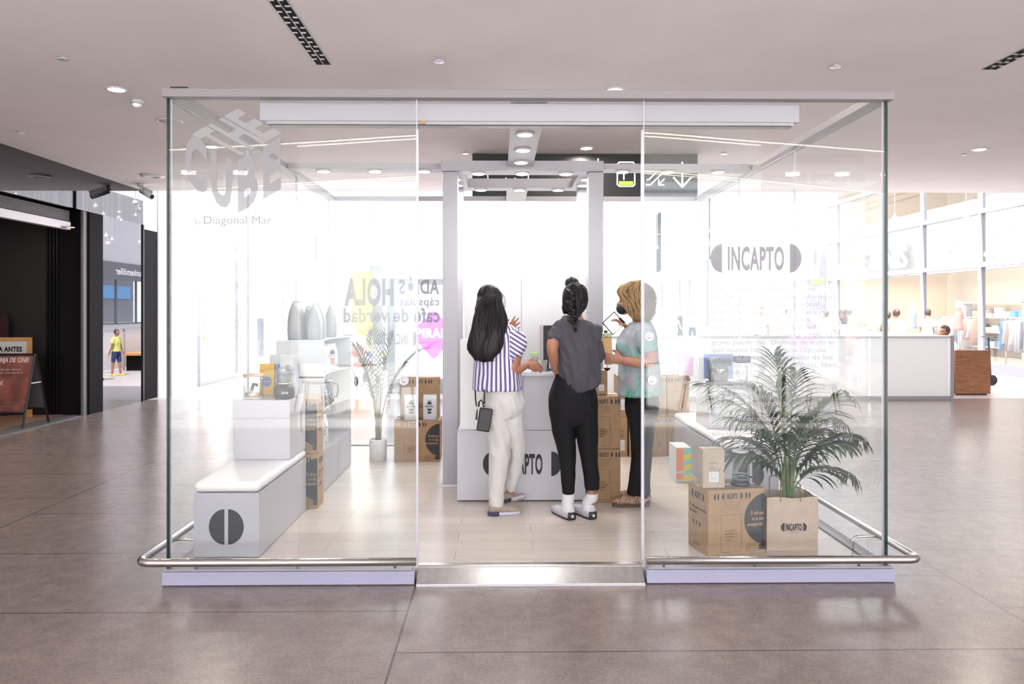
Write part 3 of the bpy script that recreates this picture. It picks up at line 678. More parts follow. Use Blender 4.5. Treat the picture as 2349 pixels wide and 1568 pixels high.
# --- cartons
def text_lines(b, ls, x0, z0, cap, gap, width=None, bold=.03):
    for i, s in enumerate(ls): put_text(b, s, x0, z0 - i * gap, width * len(s) / max(len(q) for q in ls) if width else None, cap, bold)
def carton(loc, rz, w_, d_, h_, label, group, big=True, m='kraft', pr='black_print', disc=True):
    """front face looks to -y, origin at the bottom front left corner"""
    t = empty('carton', loc, rz, label, 'carton', group)
    body = mb().box(0, 0, 0, w_, d_, h_).build('carton_box', m, t, bevel=.004)
    mb().box(w_ * .0, d_ * .5 - .025, h_ + .0002, w_, d_ * .5 + .025, h_ + .001).build('top_tape', 'tape', t)
    b = mb(); y = -.0012
    s = h_ / .40
    if big:
        lw = .14 * s; cx = w_ * (.42 if disc else .5)
        put_logo(b, cx, h_ * .90, lw, .040 * s, y, word='INCAPTO', tw=.5)
        for q in (-1, 1):
            for k in (1, 2): put_poly(b, half_disc(cx + q * (lw / 2 + .022 * s * k - .004), h_ * .90, .013 * s, q, 8, rz=.02 * s), y)
        for k in range(4): put_text(b, 'cafe en grano de especialidad', cx - .055 * s, h_ * .80 - k * .014 * s, .11 * s, .006 * s)
        # label frame
        fx0, fx1, fz0, fz1 = w_ * .22, w_ * .58, h_ * .05, h_ * .62
        if not disc: fx0, fx1 = w_ * .3, w_ * .7
        tk = .0016
        for q in ((fx0, fz0, fx1, fz0 + tk), (fx0, fz1 - tk, fx1, fz1), (fx0, fz0, fx0 + tk, fz1), (fx1 - tk, fz0, fx1, fz1)):
            put_poly(b, [(q[0], q[1]), (q[2], q[1]), (q[2], q[3]), (q[0], q[3])], y)
        text_lines(b, ['ETIQUETA', 'EXPEDICION', 'SHIPPING', 'LABEL'], fx0 + (fx1 - fx0) * .2, h_ * .36, .010 * s, .018 * s, (fx1 - fx0) * .6)
        if disc:
            n = 22; R_ = h_ * .40; cx2, cz2 = w_ + R_ * .12, h_ * .53
            arc = [(max(0, cx2 + R_ * 1.0 * math.cos(a)), cz2 + R_ * math.sin(a)) for a in [PI * .58 + PI * .84 * i / n for i in range(n + 1)]]
            poly = [(w_ - .003, arc[0][1])] + arc + [(w_ - .003 - w_ * .10, arc[-1][1]), (w_ - .003 - w_ * .10, h_ * .06), (w_ - .003, h_ * .06)]
            put_poly(b, poly, y)
            x0, x1, z0, z1 = w_ * .66, w_ * .88, h_ * .05, h_ * .16
            for q in ((x0, z0, x1, z0 + tk), (x0, z1 - tk, x1, z1), (x0, z0, x0 + tk, z1), (x1 - tk, z0, x1, z1)): put_poly(b, [(q[0], q[1]), (q[2], q[1]), (q[2], q[3]), (q[0], q[3])], y)
            text_lines(b, ['SOSTENIBLE', 'RECICLABLE'], x0 + .008, h_ * .115, .009 * s, .016 * s, (x1 - x0) * .8)
    # short side text, on the left (x = 0) and right (x = w) faces
    def sidefaces(b, st, right):
        if right: b.xf(Matrix.Translation((w_ + .0012, 0, 0)) @ Matrix.Rotation(R(90), 4, 'Z'), st)
        else: b.xf(Matrix.Translation((-.0012, d_, 0)) @ Matrix.Rotation(R(-90), 4, 'Z'), st)
    if big:
        for right in (0, 1):
            st = len(b.v)
            put_logo(b, d_ * .5, h_ * .86, d_ * .62, .05 * s, 0, word='INCAPTO', tw=.55)
            text_lines(b, ['El café que no se deja', 'encapsular'], d_ * .1, h_ * .64, .020 * s, .030 * s, d_ * .8)
            for k in range(3): put_poly(b, half_disc(d_ * (.3 + .16 * k), h_ * .42, .016 * s, -1, 8), 0)
            text_lines(b, ['11 = +'], d_ * .3, h_ * .08, .018 * s, .03, d_ * .3)
            sidefaces(b, st, right)
    else:
        put_text(b, 'INCAPTO', w_ * .3, h_ * .62, w_ * .4, .014 * s, .03); text_lines(b, ['CAFE EN', 'GRANO', 'ECOLOGICO'], w_ * .28, h_ * .54, .009 * s, .014 * s, w_ * .44)
    decal(b, 'printing', pr, t)
    b = mb()
    if big and disc:
        for i, (s_, xw) in enumerate((('El café que', .24), ('no se deja', .22), ('encapsular', .30))): put_text(b, s_, w_ * (.985 - xw), h_ * (.60 - i * .085), w_ * xw * .93, .022 * s, .03, y=-.002)
        decal(b, 'pale_printing', m, t)
    if not big:
        mb().box(w_ * .28, -.0012, h_ * .16, w_ * .72, -.0002, h_ * .42).build('white_label', 'paper_white', t)
        b = mb(); put_text(b, '8437 0201', w_ * .34, h_ * .34, w_ * .3, .009, y=-.0018); 
        for k in range(9): put_poly(b, [(w_ * (.34 + k * .034), h_ * .2), (w_ * (.35 + k * .034), h_ * .2), (w_ * (.35 + k * .034), h_ * .30), (w_ * (.34 + k * .034), h_ * .30)], -.0018)
        decal(b, 'label_print', 'grey_print', t)
    return t
GC = 'kraft coffee cartons in the kiosk'
CH = .405
# by the left bench
carton((-1.66, 5.80, KF), 0, .30, .185, CH, 'lower of two cartons behind the end of the white bench', GC)
carton((-1.665, 5.805, KF + CH + .002), 0, .30, .185, CH, 'upper of two cartons behind the end of the white bench', GC)
# rear left pile
carton((-1.035, 7.56, KF), 0, .445, .30, CH, 'lower carton of the pile beside the small palm', GC)
carton((-.99, 7.66, KF + CH + .002), 0, .38, .20, CH, 'carton behind the white coffee bags beside the small palm', GC, disc=False)
# right of the counter
carton((.665, 5.96, KF), 0, .255, .36, CH, 'lowest carton of the stack beside the counter', GC, disc=False)
carton((.662, 5.965, KF + CH + .002), 0, .258, .36, CH, 'second carton of the stack beside the counter', GC, disc=False)
carton((.735, 6.03, KF + 2 * CH + .006), 0, .095, .14, .19, 'small carton with white label on top of the counter side stack', GC, big=False)
# rear right piles
carton((1.175, 7.80, KF), 0, .10, .30, CH, 'lower narrow carton seen between counter stack and blonde person', GC, big=False)
carton((1.18, 7.80, KF + CH + .002), 0, .10, .30, CH, 'upper narrow carton seen between counter stack and blonde person', GC, big=False)
for k, (x, w_) in enumerate(((1.29, .24), (1.535, .135), (1.675, .235))):
    pos = ('left', 'middle', 'right')[k]
    carton((x, 7.78 + .03 * k, KF), 0, w_, .30, CH, 'bottom %s carton of the pile by the rear right glass' % pos, GC, disc=(k == 2))
    carton((x + .003, 7.77 + .03 * k, KF + CH + .002), 0, w_ - .006, .30, CH, 'top %s carton of the pile by the rear right glass' % pos, GC, disc=False)
# big carton in the right front corner
bc = carton((1.238, 4.62, KF), R(12), .375, .27, .395, 'large carton in the right front corner with a dark round print', GC)
ang = R(12); ca, sa = math.cos(ang), math.sin(ang)
def on_bc(lx, ly): return (1.238 + lx * ca - ly * sa, 4.62 + lx * sa + ly * ca, KF + .397)
carton(on_bc(-.005, .06), R(2), .135, .10, .235, 'small pale carton with white label on the large front carton', GC, big=False, m='paper_lilac' if 'paper_lilac' in MATS else 'kraft_paper')
def french_press(loc, label, sc=1.0):
    t = empty('coffee_press', loc, 0, label, 'coffee press', 'glass coffee makers on display'); t.scale = (sc,) * 3
    mb().lathe([(.058, 0), (.060, .012), (.052, .028), (.040, .028)]).build('base', 'near_black', t, True)
    mb().lathe([(.050, .028), (.051, .19), (.054, .20), (.051, .20), (.048, .19), (.047, .032)]).build('beaker', 'clear_glass', t, True)
    mb().lathe([(.052, .201), (.052, .212), (.02, .222), (.006, .224), (.006, .25), (.012, .262), (.006, .27)]).build('lid', 'alu', t, True)
    mb().tube([(.055, 0, .18), (.095, 0, .175), (.10, 0, .11), (.085, 0, .05), (.055, 0, .045)], .007).build('handle', 'near_black', t, True)
    mb().lathe([(.046, .06), (.046, .068)]).build('filter_disc', 'chrome', t, True)
    return t
french_press(on_bc(.265, .10), 'glass coffee press with dark base on the large front carton')
# --- benches
def bench(loc, w_, L, label, logo=True):
    t = empty('storage_bench', loc, 0, label, 'bench', 'white storage benches')
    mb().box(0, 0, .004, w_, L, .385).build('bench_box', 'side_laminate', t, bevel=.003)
    mb().box(w_ - .0005, 1.0, .01, w_ + .0008, 1.003, .38).build('panel_joint', 'grey_print', t)
    c = mb().box(-.004, -.006, .388, w_ + .004, L, .455).build('seat_pad', mat('leatherette', (.80, .785, .795), .35), t, bevel=.034, seg=5)
    c.data.polygons.foreach_set('use_smooth', [True] * len(c.data.polygons))
    b = mb(); r = .105
    put_poly(b, half_disc(w_ / 2 - .011, .185, r * .88, -1, rz=r), -.0012); put_poly(b, half_disc(w_ / 2 + .011, .185, r * .88, 1, rz=r), -.0012)
    decal(b, 'logo', 'black_print', t); return t
bench((-1.825, 4.645, KF), .388, 1.115, 'white bench with a split black disc in the left front corner')
bench((1.735, 6.05, KF), .44, 1.7, 'white bench with a split black disc along the right glass wall')
# display cube and its goods
t = empty('display_box', (-1.822, 5.32, KF + .456), 0, 'white display box standing on the left bench', 'display box')
mb().box(0, 0, 0, .385, .42, .405).build('box_body', 'white_laminate', t, bevel=.003)
b = mb(); put_poly(b, half_disc(.30, .24, .05, -1, rz=.11), 0); st = 0; b.xf(Matrix.Translation((.3862, .02, 0)) @ Matrix.Rotation(R(90), 4, 'Z')); decal(b, 'side_print', 'frost_vinyl_dark', t)
zt = KF + .456 + .406
t = empty('storage_jar', (-1.715, 5.42, zt), 0, 'glass jar with wooden lid and yellow base on the display box', 'jar')
mb().lathe([(.066, 0), (.068, .01), (.068, .15), (.060, .15), (.062, .015), (.058, .012)], n=28).build('jar_glass', 'clear_glass', t, True)
mb().lathe([(.069, .152), (.071, .158), (.071, .168), (.03, .170)], n=28).build('lid', mat('light_wood', (.6, .45, .3), .5), t, True)
mb().lathe([(.056, .014), (.056, .035)], n=28).build('yellow_content', 'amber', t, True)
mb().tube([(-.02, .01, .04), (.0, .0, .10), (.03, 0, .09)], .012).build('dark_scoop', 'near_black', t, True)
o = mb().box(0, 0, 0, .105, .03, .225).build('yellow_card_box', 'amber', bevel=.002); o.location = (-1.735, 5.62, zt); tag(o, 'yellow card box with a dark blue disc at the back of the display box', 'card box')
b = mb(); put_poly(b, cap_disc(.052, .10, .034, 1, 16), -.001); put_poly(b, cap_disc(.052, .095, .034, -1, 16)[::-1], -.001); decal(b, 'disc_print', 'blue_print', o)
t = empty('blue_bag', (-1.605, 5.60, zt), 0, 'blue box shaped bag with white print behind the grinder', 'bag')
mb().box(0, 0, 0, .145, .06, .225).build('bag_body', 'blue_box', t, bevel=.008)
b = mb(); b.tube([(.045, -.003, .15), (.05, -.003, .12), (.095, -.003, .12), (.10, -.003, .15)], .0035, 6); b.tube([(.02, -.003, .09), (.045, -.003, .01)], .010, 6); b.tube([(.05, -.003, .09), (.02, -.003, .01)], .010, 6); b.build('white_print', 'paper_white', t)
def grinder(loc, label, sc=1, group='coffee grinders'):
    t = empty('coffee_grinder', loc, 0, label, 'coffee grinder', group); t.scale = (sc,) * 3
    mb().lathe([(.060, 0), (.068, .008), (.072, .04), (.070, .075), (.052, .098), (.050, .100)], n=28).build('body', 'near_black', t, True)
    mb().lathe([(.0515, .1005), (.0515, .112), (.044, .112)], n=28).build('steel_ring', 'chrome', t, True)
    mb().lathe([(.048, .113), (.052, .20), (.052, .215), (.049, .215), (.045, .115)], n=28).build('hopper', 'clear_glass', t, True)
    b = mb(); put_logo(b, .025, .045, .045, .016, -.0715); decal(b, 'logo', 'paper_white', t); return t
grinder((-1.50, 5.405, zt), 'black coffee grinder with glass hopper on the display box')
# coffee bags
def coffee_bag(loc, rz, w_, d_, h_, m, label, group, lab=None, word='NOSTRO', gname='coffee_bag', bulge=1.0):
    t = empty(gname, loc, rz, label, 'coffee bag', group)
    rings = []; n = 20
    prof = [(0, .96, .96), (.02, 1, 1), (.25, 1, 1.02 * bulge), (.5, 1, .98 * bulge), (.7, 1, .80), (.85, 1, .48), (.93, 1, .22), (.955, .99, .06), (1.0, .99, .05)]
    for z, a, c in prof:
        r = []
        for q in range(n):
            th = 2 * PI * q / n; e = .35
            cx = math.copysign(abs(math.cos(th)) ** e, math.cos(th)); cy = math.copysign(abs(math.sin(th)) ** e, math.sin(th))
            r.append((cx * w_ / 2 * a, cy * d_ / 2 * c, z * h_))
        rings.append(r)
    mb().ring_loft(rings).build('bag_body', m, t, True)
    mb().box(-w_ / 2 * .98, -.004, h_ * .955, w_ / 2 * .98, .004, h_ * 1.0).build('top_seal', m, t, bevel=.001)
    if lab:
        y = -d_ / 2 * 1.03 * max(1, bulge); b = mb(); r = w_ * .17
        put_poly(b, cap_disc(0, h_ * .62, r, 1), y); decal(b, 'mark', 'black_print', t)
        b = mb(); put_poly(b, cap_disc(0, h_ * .70, r * .95, 1), y * .93); decal(b, 'grey_mark', 'grey_print', t)
        b = mb(); put_text(b, 'INCAPTO', -w_ * .30, h_ * .50, w_ * .60, h_ * .07, .04, y=y); decal(b, 'name_print', 'grey_print' if lab != 'black_print' else lab, t)
        b = mb(); put_poly(b, cap_disc(0, h_ * .45, r, -1)[::-1], y); put_poly(b, cap_disc(0, h_ * .33, r * .92, -1)[::-1], y); decal(b, 'colour_marks', lab, t)
    return t
GB = 'coffee bags on display'
coffee_bag((-1.492, 5.50, zt), R(2), .125, .075, .30, 'bag_white', 'white coffee bag with yellow half discs on the display box', GB, 'yellow')
coffee_bag((-1.60, 5.68, zt), 0, .16, .07, .29, 'bag_white', 'plain grey white coffee bag behind the yellow marked one', GB)
# shelf unit along the left wall
t = empty('shelf_unit', (-1.825, 6.34, KF), 0, 'white shelf unit with curved shelves along the left glass wall', 'shelf')
SL = 1.14; SW = .39
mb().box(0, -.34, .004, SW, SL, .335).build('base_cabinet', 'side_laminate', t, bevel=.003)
b = mb()
for y in (-.0, .55): b.box(SW, y, .01, SW + .001, y + .003, .33)
b.build('drawer_joints', 'grey_print', t)
mb().box(0, 0, .336, SW, .012, 1.215).build('end_panel', mat('grey_laminate', (.62, .62, .62), .4), t, bevel=.002)
mb().box(0, SL - .012, .336, SW, SL, 1.215).build('end_panel', 'grey_laminate', t, bevel=.002)
mb().box(0, .012, .336, .012, SL - .012, 1.215).build('back_panel', 'grey_laminate', t)
for z in (.625, .92, 1.216):
    n = 14; poly = [(0, 0)] + [(SW - .075 * math.sin(PI * i / n), SL * i / n) for i in range(n + 1)] + [(0, SL)]
    b = mb(); vs = [(x, y, z) for x, y in poly] + [(x, y, z + .014) for x, y in poly]; m_ = len(poly)
    b.add(vs, [tuple(range(m_))[::-1], tuple(range(m_, 2 * m_))] + [(i, (i + 1) % m_, (i + 1) % m_ + m_, i + m_) for i in range(m_)]); b.build('shelf_board', 'gloss_white', t)
SZ = KF + 1.231
GS = 'tall silver pouches on top of the shelf'
for k, (x, y, w_, h_, mm) in enumerate(((-1.70, 6.50, .16, .32, 'bag_silver'), (-1.64, 6.66, .13, .28, 'bag_silver'), (-1.56, 6.55, .15, .30, 'bag_silver'), (-1.59, 6.84, .15, .31, 'bag_silver'), (-1.56, 7.16, .14, .30, 'bag_silver'))):
    lb = ['leftmost silver pouch on the shelf top, tall and crumpled', 'short silver pouch second from the left on the shelf top', 'bright silver pouch in the middle of the shelf top', 'broad silver pouch fourth from the left on the shelf top', 'rightmost slim silver pouch on the shelf top'][k]
    coffee_bag((x, y, SZ), R(88 + 3 * k), w_ * 1.25, .105 if k != 1 else .07, h_, mm, lb, GS, bulge=1.05)
s2 = KF + .935
coffee_bag((-1.56, 6.68, s2), R(62), .17, .09, .235, 'bag_white', 'white coffee bag with blue marks on the upper shelf', GB, 'blue_print')
coffee_bag((-1.56, 7.08, s2), R(60), .17, .09, .235, 'bag_white', 'white coffee bag with red marks on the upper shelf', GB, 'red_print')
coffee_bag((-1.54, 6.46, s2), R(80), .10, .06, .13, 'kraft_paper', 'small brown pouch at the near end of the upper shelf', GB)
s3 = KF + .640
grinder((-1.55, 6.58, s3), 'black coffee grinder on the middle shelf', .95); grinder((-1.55, 6.86, s3), 'second black grinder further back on the middle shelf', .9)
french_press((-1.58, 7.15, s3), 'glass coffee press at the far end of the middle shelf', .9)
coffee_bag((-1.56, 6.72, KF + .336), R(60), .15, .085, .24, 'bag_white', 'white coffee bag with black marks on the bottom shelf', GB, 'black_print')
# bags by the rear carton pile
zb = KF + CH + .003
coffee_bag((-.69, 7.605, zb), R(-3), .135, .085, .245, 'bag_white', 'white coffee bag with black marks right of the door edge on a carton', GB, 'black_print')
coffee_bag((-.875, 7.60, zb), R(5), .135, .085, .245, 'bag_white', 'white coffee bag seen through the pane left of its twin on a carton', GB, 'black_print')
# goods at the right
zp = KF + 2 * CH + .005
coffee_bag((1.46, 7.90, zp), 0, .10, .07, .23, 'bag_blue', 'blue coffee bag on the rear right cartons beside the blonde person', GB)
coffee_bag((1.66, 7.90, zp), R(5), .20, .09, .25, 'bag_pale_blue', 'large pale blue coffee bag on the rear right cartons', GB)
o = mb().box(0, 0, 0, .14, .12, .24).build('pink_box', 'pink_box', bevel=.003); o.location = (1.80, 7.80, zp); tag(o, 'pink and white box right of the pale blue bag', 'box'); mb().box(-.002, -.003, 0, .035, .0, .24).build('white_stripe', 'paper_white', o)
zq = KF + .456
t = empty('display_box', (1.775, 6.62, zq), 0, 'cream white display box standing on the right bench', 'display box')
mb().box(0, 0, 0, .385, .42, .37).build('box_body', 'white_laminate', t, bevel=.003)
zc = zq + .371
o = mb().box(0, 0, 0, .26, .02, .22).build('blue_poster_board', 'lilac_blue', bevel=.002); o.location = (1.80, 6.86, zc + .04); tag(o, 'flat blue board standing on the right display box', 'board'); mb().box(.1, .02, -.04, .16, .08, .05).build('easel_foot', 'near_black', o)
t = empty('espresso_machine', (1.80, 6.64, zc), 0, 'small black espresso machine on the right display box', 'coffee machine')
mb().box(0, 0, 0, .20, .16, .03).build('drip_tray', 'near_black', t, bevel=.006); mb().box(.02, .10, .03, .18, .17, .22).build('body', 'near_black', t, bevel=.01); mb().box(.02, .0, .17, .18, .17, .235).build('head', 'near_black', t, bevel=.01)
mb().lathe([(.03, 0), (.035, .04), (.03, .045)], (.1, .05, .10)).build('portafilter', 'chrome', t, True)
t = empty('filter_machine', (2.03, 6.66, zc), 0, 'black drip coffee maker with steel frame behind the palm', 'coffee maker')
mb().box(0, 0, 0, .13, .12, .025).build('foot', 'near_black', t, bevel=.005); mb().lathe([(.045, 0), (.055, .06), (.04, .12), (.045, .13)], (.065, .06, .03)).build('carafe', 'clear_glass', t, True); mb().box(.0, .02, .19, .13, .11, .25).build('head', 'near_black', t, bevel=.008); mb().box(.11, .04, .02, .13, .08, .2).build('column', 'chrome', t)
# striped tall pack by the bench
t = empty('striped_pack', (1.50, 6.62, KF), 0, 'tall pack with orange teal and yellow stripes beside the right bench', 'box')
mb().box(0, 0, .002, .13, .28, .30).build('pack_body', 'paper_white', t, bevel=.002)
b1 = mb(); b2 = mb(); b3 = mb()
b1.box(.0, -.0015, .10, .06, 0, .295); b1.box(0, -.0015, .03, .06, 0, .08)
for k in range(6): (b2 if k % 2 else b3).add([(.065, -.0015, .01 + k * .045), (.128, -.0015, .03 + k * .045), (.128, -.0015, .075 + k * .045), (.065, -.0015, .055 + k * .045)], [(0, 1, 2, 3)])
b1.build('orange_print', 'orange', t); b2.build('teal_print', 'teal', t, fix=False); b3.build('yellow_print', 'yellow', t, fix=False)

# --- palms
def palm(name, base, label, n, seed, hmin, hmax, spread, lmat, smat, leaf_len, specs=None, lw=.011, droop=.55, lim=None):
    rd = random.Random(seed); t = empty(name, base, 0, label, 'palm', None)
    b = mb()
    for k in range(6):
        a = rd.uniform(0, 2 * PI); b.tube([(.02 * math.cos(a), .02 * math.sin(a), 0), (.028 * math.cos(a), .028 * math.sin(a), .12), (.02 * math.cos(a) , .02 * math.sin(a), .30)], [.010, .009, .006], 6)
    b.build('trunk', smat, t, True)
    for k in range(n):
        if specs: az, L, lean, h0 = specs[k]
        else: az, L, lean, h0 = 2 * PI * k * .381966 + rd.uniform(-.2, .2), rd.uniform(hmin, hmax), rd.uniform(.12, 1) * spread, rd.uniform(.0, .04)
        fr = empty('frond_axis', (0, 0, 0))
        bpy.data.objects.remove(fr)
        pts = []; N_ = 16; d = Vector((math.cos(az), math.sin(az), 0))
        for i in range(N_ + 1):
            u = i / N_; hor = lean * (u ** 1.9); z = L * (u - droop * .9 * lean / max(L, .3) * u ** 3)
            pts.append(d * (hor + .015) + Vector((0, 0, z)))
        s = mb(); s.tube(pts, [.0058 * (1 - .75 * i / N_) + .0008 for i in range(N_ + 1)], 6); s.cur = 1
        start = .42
        nl = 15
        for q in range(nl):
            u = start + (1 - start) * q / (nl - 1); i = min(N_ - 1, int(u * N_)); fr_ = u * N_ - i; p = pts[i].lerp(pts[i + 1], fr_)
            tg = (pts[i + 1] - pts[i]).normalized(); sidev = tg.cross(Vector((0, 0, 1)))
            if sidev.length < .1: sidev = Vector((-d.y, d.x, 0))
            sidev.normalize(); v = (u - start) / (1 - start); ll = leaf_len * (.55 + .55 * math.sin(PI * min(1, v * .85 + .12))) * rd.uniform(.85, 1.1)
            for sg in (-1, 1):
                fwd = .55 + .75 * v; dirv = (sidev * sg * (1 - .45 * v) + tg * fwd).normalized()
                row = []; M_ = 6; pp = p.copy(); dv = dirv.copy()
                for j in range(M_ + 1):
                    w_ = lw * math.sin(PI * (.10 + .90 * j / M_)) ** .7 if j < M_ else .0006
                    nrm = dv.cross(Vector((0, 0, 1)));
                    if nrm.length < .05: nrm = sidev
                    nrm.normalize(); row.append((pp - nrm * w_, pp - Vector((0, 0, .18 * w_)) , pp + nrm * w_)); pp = pp + dv * ll / M_
                    dv = (dv + Vector((0, 0, -1)) * (.16 + .05 * j) * droop * 1.3).normalized()
                vs = [x for r3 in row for x in r3]; fs = []
                for j in range(M_): fs += [(3 * j, 3 * j + 1, 3 * j + 4, 3 * j + 3), (3 * j + 1, 3 * j + 2, 3 * j + 5, 3 * j + 4)]
                s.add(vs, fs)
        if lim: s.v = [(lim[0] - .10 * (1 - math.exp(-(lim[0] + .0 - x) / .10)) if False else min(x, lim[0] + .002 * math.sin(z * 90)), max(y, lim[1] + .002 * math.sin(z * 70)), z) for x, y, z in s.v]
        s.build('frond', [smat, lmat], t, True, fix=False)
    return t
t = empty('plant_pot', (-1.205, 7.66, KF), 0, 'white marbled round pot under the small palm', 'pot')
mb().lathe([(.078, 0), (.084, .004), (.086, .20), (.086, .212), (.078, .212), (.076, .19)], n=32).build('pot_body', mat('marble_pot', (.80, .79, .82), .4, nz=.12, nscale=7), t, True)
mb().lathe([(.075, .17), (.075, .192), (.02, .198)], n=24).build('soil', 'soil', t, True)
palm('potted_palm', (-1.205, 7.66, KF + .20), 'pale small palm in the white pot by the rear glass', 10, 4, .60, 1.12, .42, 'palm_leaf_pale', 'palm_stem_pale', .22, lw=.0085)
# kraft paper bag with the large palm
t = empty('paper_bag', (1.63, 4.74, KF), 0, 'kraft paper carrier bag with logo holding the large palm', 'paper bag')
bw, bd, bh = .315, .20, .325
b = mb()
rings = []
def rect_ring(x0, y0, x1, y1, z, n=6, cr=.0, wob=0):
    pts = []
    for (ax, ay, bx, by) in ((x0, y0, x1, y0), (x1, y0, x1, y1), (x1, y1, x0, y1), (x0, y1, x0, y0)):
        for i in range(n): u = i / n; pts.append((ax + (bx - ax) * u, ay + (by - ay) * u, z + (wob * math.sin(5.3 * ax + 9 * u + ay * 30))))
    return pts
b.ring_loft([rect_ring(0, 0, bw, bd, 0), rect_ring(0, 0, bw, bd, .08), rect_ring(-.002, -.006, bw + .002, bd + .004, .2), rect_ring(.0, -.003, bw, bd, bh, wob=.005), rect_ring(.004, .002, bw - .004, bd - .004, bh - .001, wob=.005), rect_ring(.004, .004, bw - .004, bd - .004, .01)])
o = b.build('bag_body', 'kraft_paper', t)
b = mb(); put_logo(b, .165, .145, .158, .052, -.0075, tw=.62); put_poly(b, [(.13, .112), (.20, .112), (.20, .1135), (.13, .1135)], -.0072); decal(b, 'logo', 'black_print', t)
b = mb(); 
def strap(y, col): 
    s = mb(); s.tube([(.085, y, .30), (.085, y - .004, bh + .08), (.10, y - .005, bh + .095), (.19, y - .005, bh + .095), (.205, y - .004, bh + .08), (.205, y, .30)], .011, 6, .0022, (0, 1, 0)); return s
strap(.0, 0).build('handle', 'kraft_dark', t); strap(bd, 0).build('handle', 'kraft_dark', t)
mb().box(.01, .01, .2, bw - .01, bd - .01, .25).build('soil', 'soil', t)
R2 = lambda d: math.radians(d)
specs = [(R2(178), .95, .42, 0), (R2(200), .80, .36, 0), (R2(160), 1.08, .50, 0), (R2(150), .62, .34, 0), (R2(10), .98, .42, 0), (R2(-15), .78, .50, 0), (R2(25), .86, .52, 0), (R2(0), .45, .36, 0),
         (R2(90), 1.05, .22, 0), (R2(60), 1.0, .30, 0), (R2(120), .92, .30, 0), (R2(-70), .72, .20, 0), (R2(250), .62, .22, 0), (R2(185), .55, .32, 0), (R2(40), .70, .40, 0), (R2(100), .8, .12, 0), (R2(-40), .62, .30, 0)]
palm('large_palm', (1.79, 4.82, KF + .25), 'large green palm growing out of the kraft paper bag', len(specs), 9, .6, 1.1, .5, 'palm_leaf', 'palm_stem', .29, specs, lw=.013, droop=.72, lim=(.385, -.33))
# ------------------------------------------------------------------ ceiling fittings
def C3(px, py, z=CZ):                  # point of the ceiling seen at that pixel
    d = (z - HC) * F / (712 - py); return at(px, py, d)
GD = 'round mall ceiling downlights'
for px, py, lb in ((267, 207, 'round downlight in the ceiling left of the kiosk, nearest the viewer'), (1410, 204, 'downlight just above the front beam of the kiosk'), (1345, 338, 'downlight in the ceiling above the dark sign'),
                   (2247, 338, 'downlight in the ceiling right of the kiosk'), (487, 337, 'downlight seen through the left front pane')):
    v = C3(px, py); lamp(v.x, v.y, CZ - .001, .075, lb, GD, 'warm_glow', 14, name='ceiling_downlight')
for px, py, lb in ((389, 280, 'white round ceiling speaker at the left front corner of the kiosk'), (1379, 279, 'white round ceiling speaker seen above the dark sign')):
    v = C3(px, py); t = empty('ceiling_speaker', (v.x, v.y, CZ), 0, lb, 'speaker', 'round ceiling speakers')
    mb().lathe([(.135, 0), (.135, -.006), (.12, -.012), (.112, -.010), (.112, -.002)], n=32).build('rim', 'white_paint', t, True); mb().lathe([(.110, -.004), (.110, -.008), (.03, -.010)], n=32).build('grille', mat('grille', (.55, .54, .54), .6), t, True); mb().lathe([(.02, -.010), (.02, -.013)]).build('badge', 'alu', t)
for px, py, lb in ((145, 137, 'white sprinkler cap high on the left of the ceiling'), (1007, 138, 'white sprinkler cap in the ceiling above the door opening'), (1917, 146, 'white sprinkler cap above the right front pane'), (1068, 350, 'small sprinkler cap left of the dark sign'), (1660, 349, 'small sprinkler cap right of the dark sign'), (2211, 350, 'sprinkler cap beside the right downlight'), (47, 307, 'faint sprinkler cap near the left wall')):
    v = C3(px, py); o = mb().lathe([(.022, .0), (.022, -.012), (.044, -.013), (.044, -.018), (.01, -.020)], n=24).build('sprinkler_cap', 'gloss_white', smooth=False); o.location = (v.x, v.y, CZ); tag(o, lb, 'sprinkler', 'ceiling sprinkler caps')
v = C3(350, 404); o = mb().lathe([(.16, 0), (.17, -.02), (.10, -.03), (.09, -.02)], n=28).build('air_valve', 'white_paint', smooth=True); o.location = (v.x, v.y, CZ); tag(o, 'round white air valve in the ceiling before the security camera', 'air valve')
v = C3(315, 233); t = empty('smoke_detector', (v.x, v.y, CZ), 0, 'white smoke detector behind the left downlight', 'smoke detector')
mb().lathe([(.055, 0), (.058, -.02), (.050, -.03)]).build('base', 'white_paint', t, True); mb().lathe([(.045, -.031), (.048, -.045), (.030, -.065), (.008, -.072)]).build('sensor_dome', 'white_paint', t, True); mb().lathe([(.0465, -.034), (.0475, -.040)]).build('slot', 'grey_print', t)
v = C3(325, 425); t = empty('security_camera', (v.x, v.y, CZ), 0, 'white bullet security camera under the edge of the ceiling', 'security camera')
mb().lathe([(.06, 0), (.06, -.03), (.03, -.035)]).build('base', 'white_paint', t, True); mb().tube([(0, 0, -.03), (0, 0, -.10), (.05, -.02, -.14)], .018).build('arm', 'white_paint', t, True)
mb().tube([(-.02, .05, -.09), (.20, -.08, -.21)], .048, 16).build('camera_body', 'white_paint', t, True); mb().tube([(-.04, .055, -.045), (.215, -.095, -.165)], .045, 8, .008).build('sun_hood', 'white_paint', t); mb().tube([(.201, -.081, -.2105), (.207, -.085, -.2135)], .035, 16).build('lens', 'near_black', t)
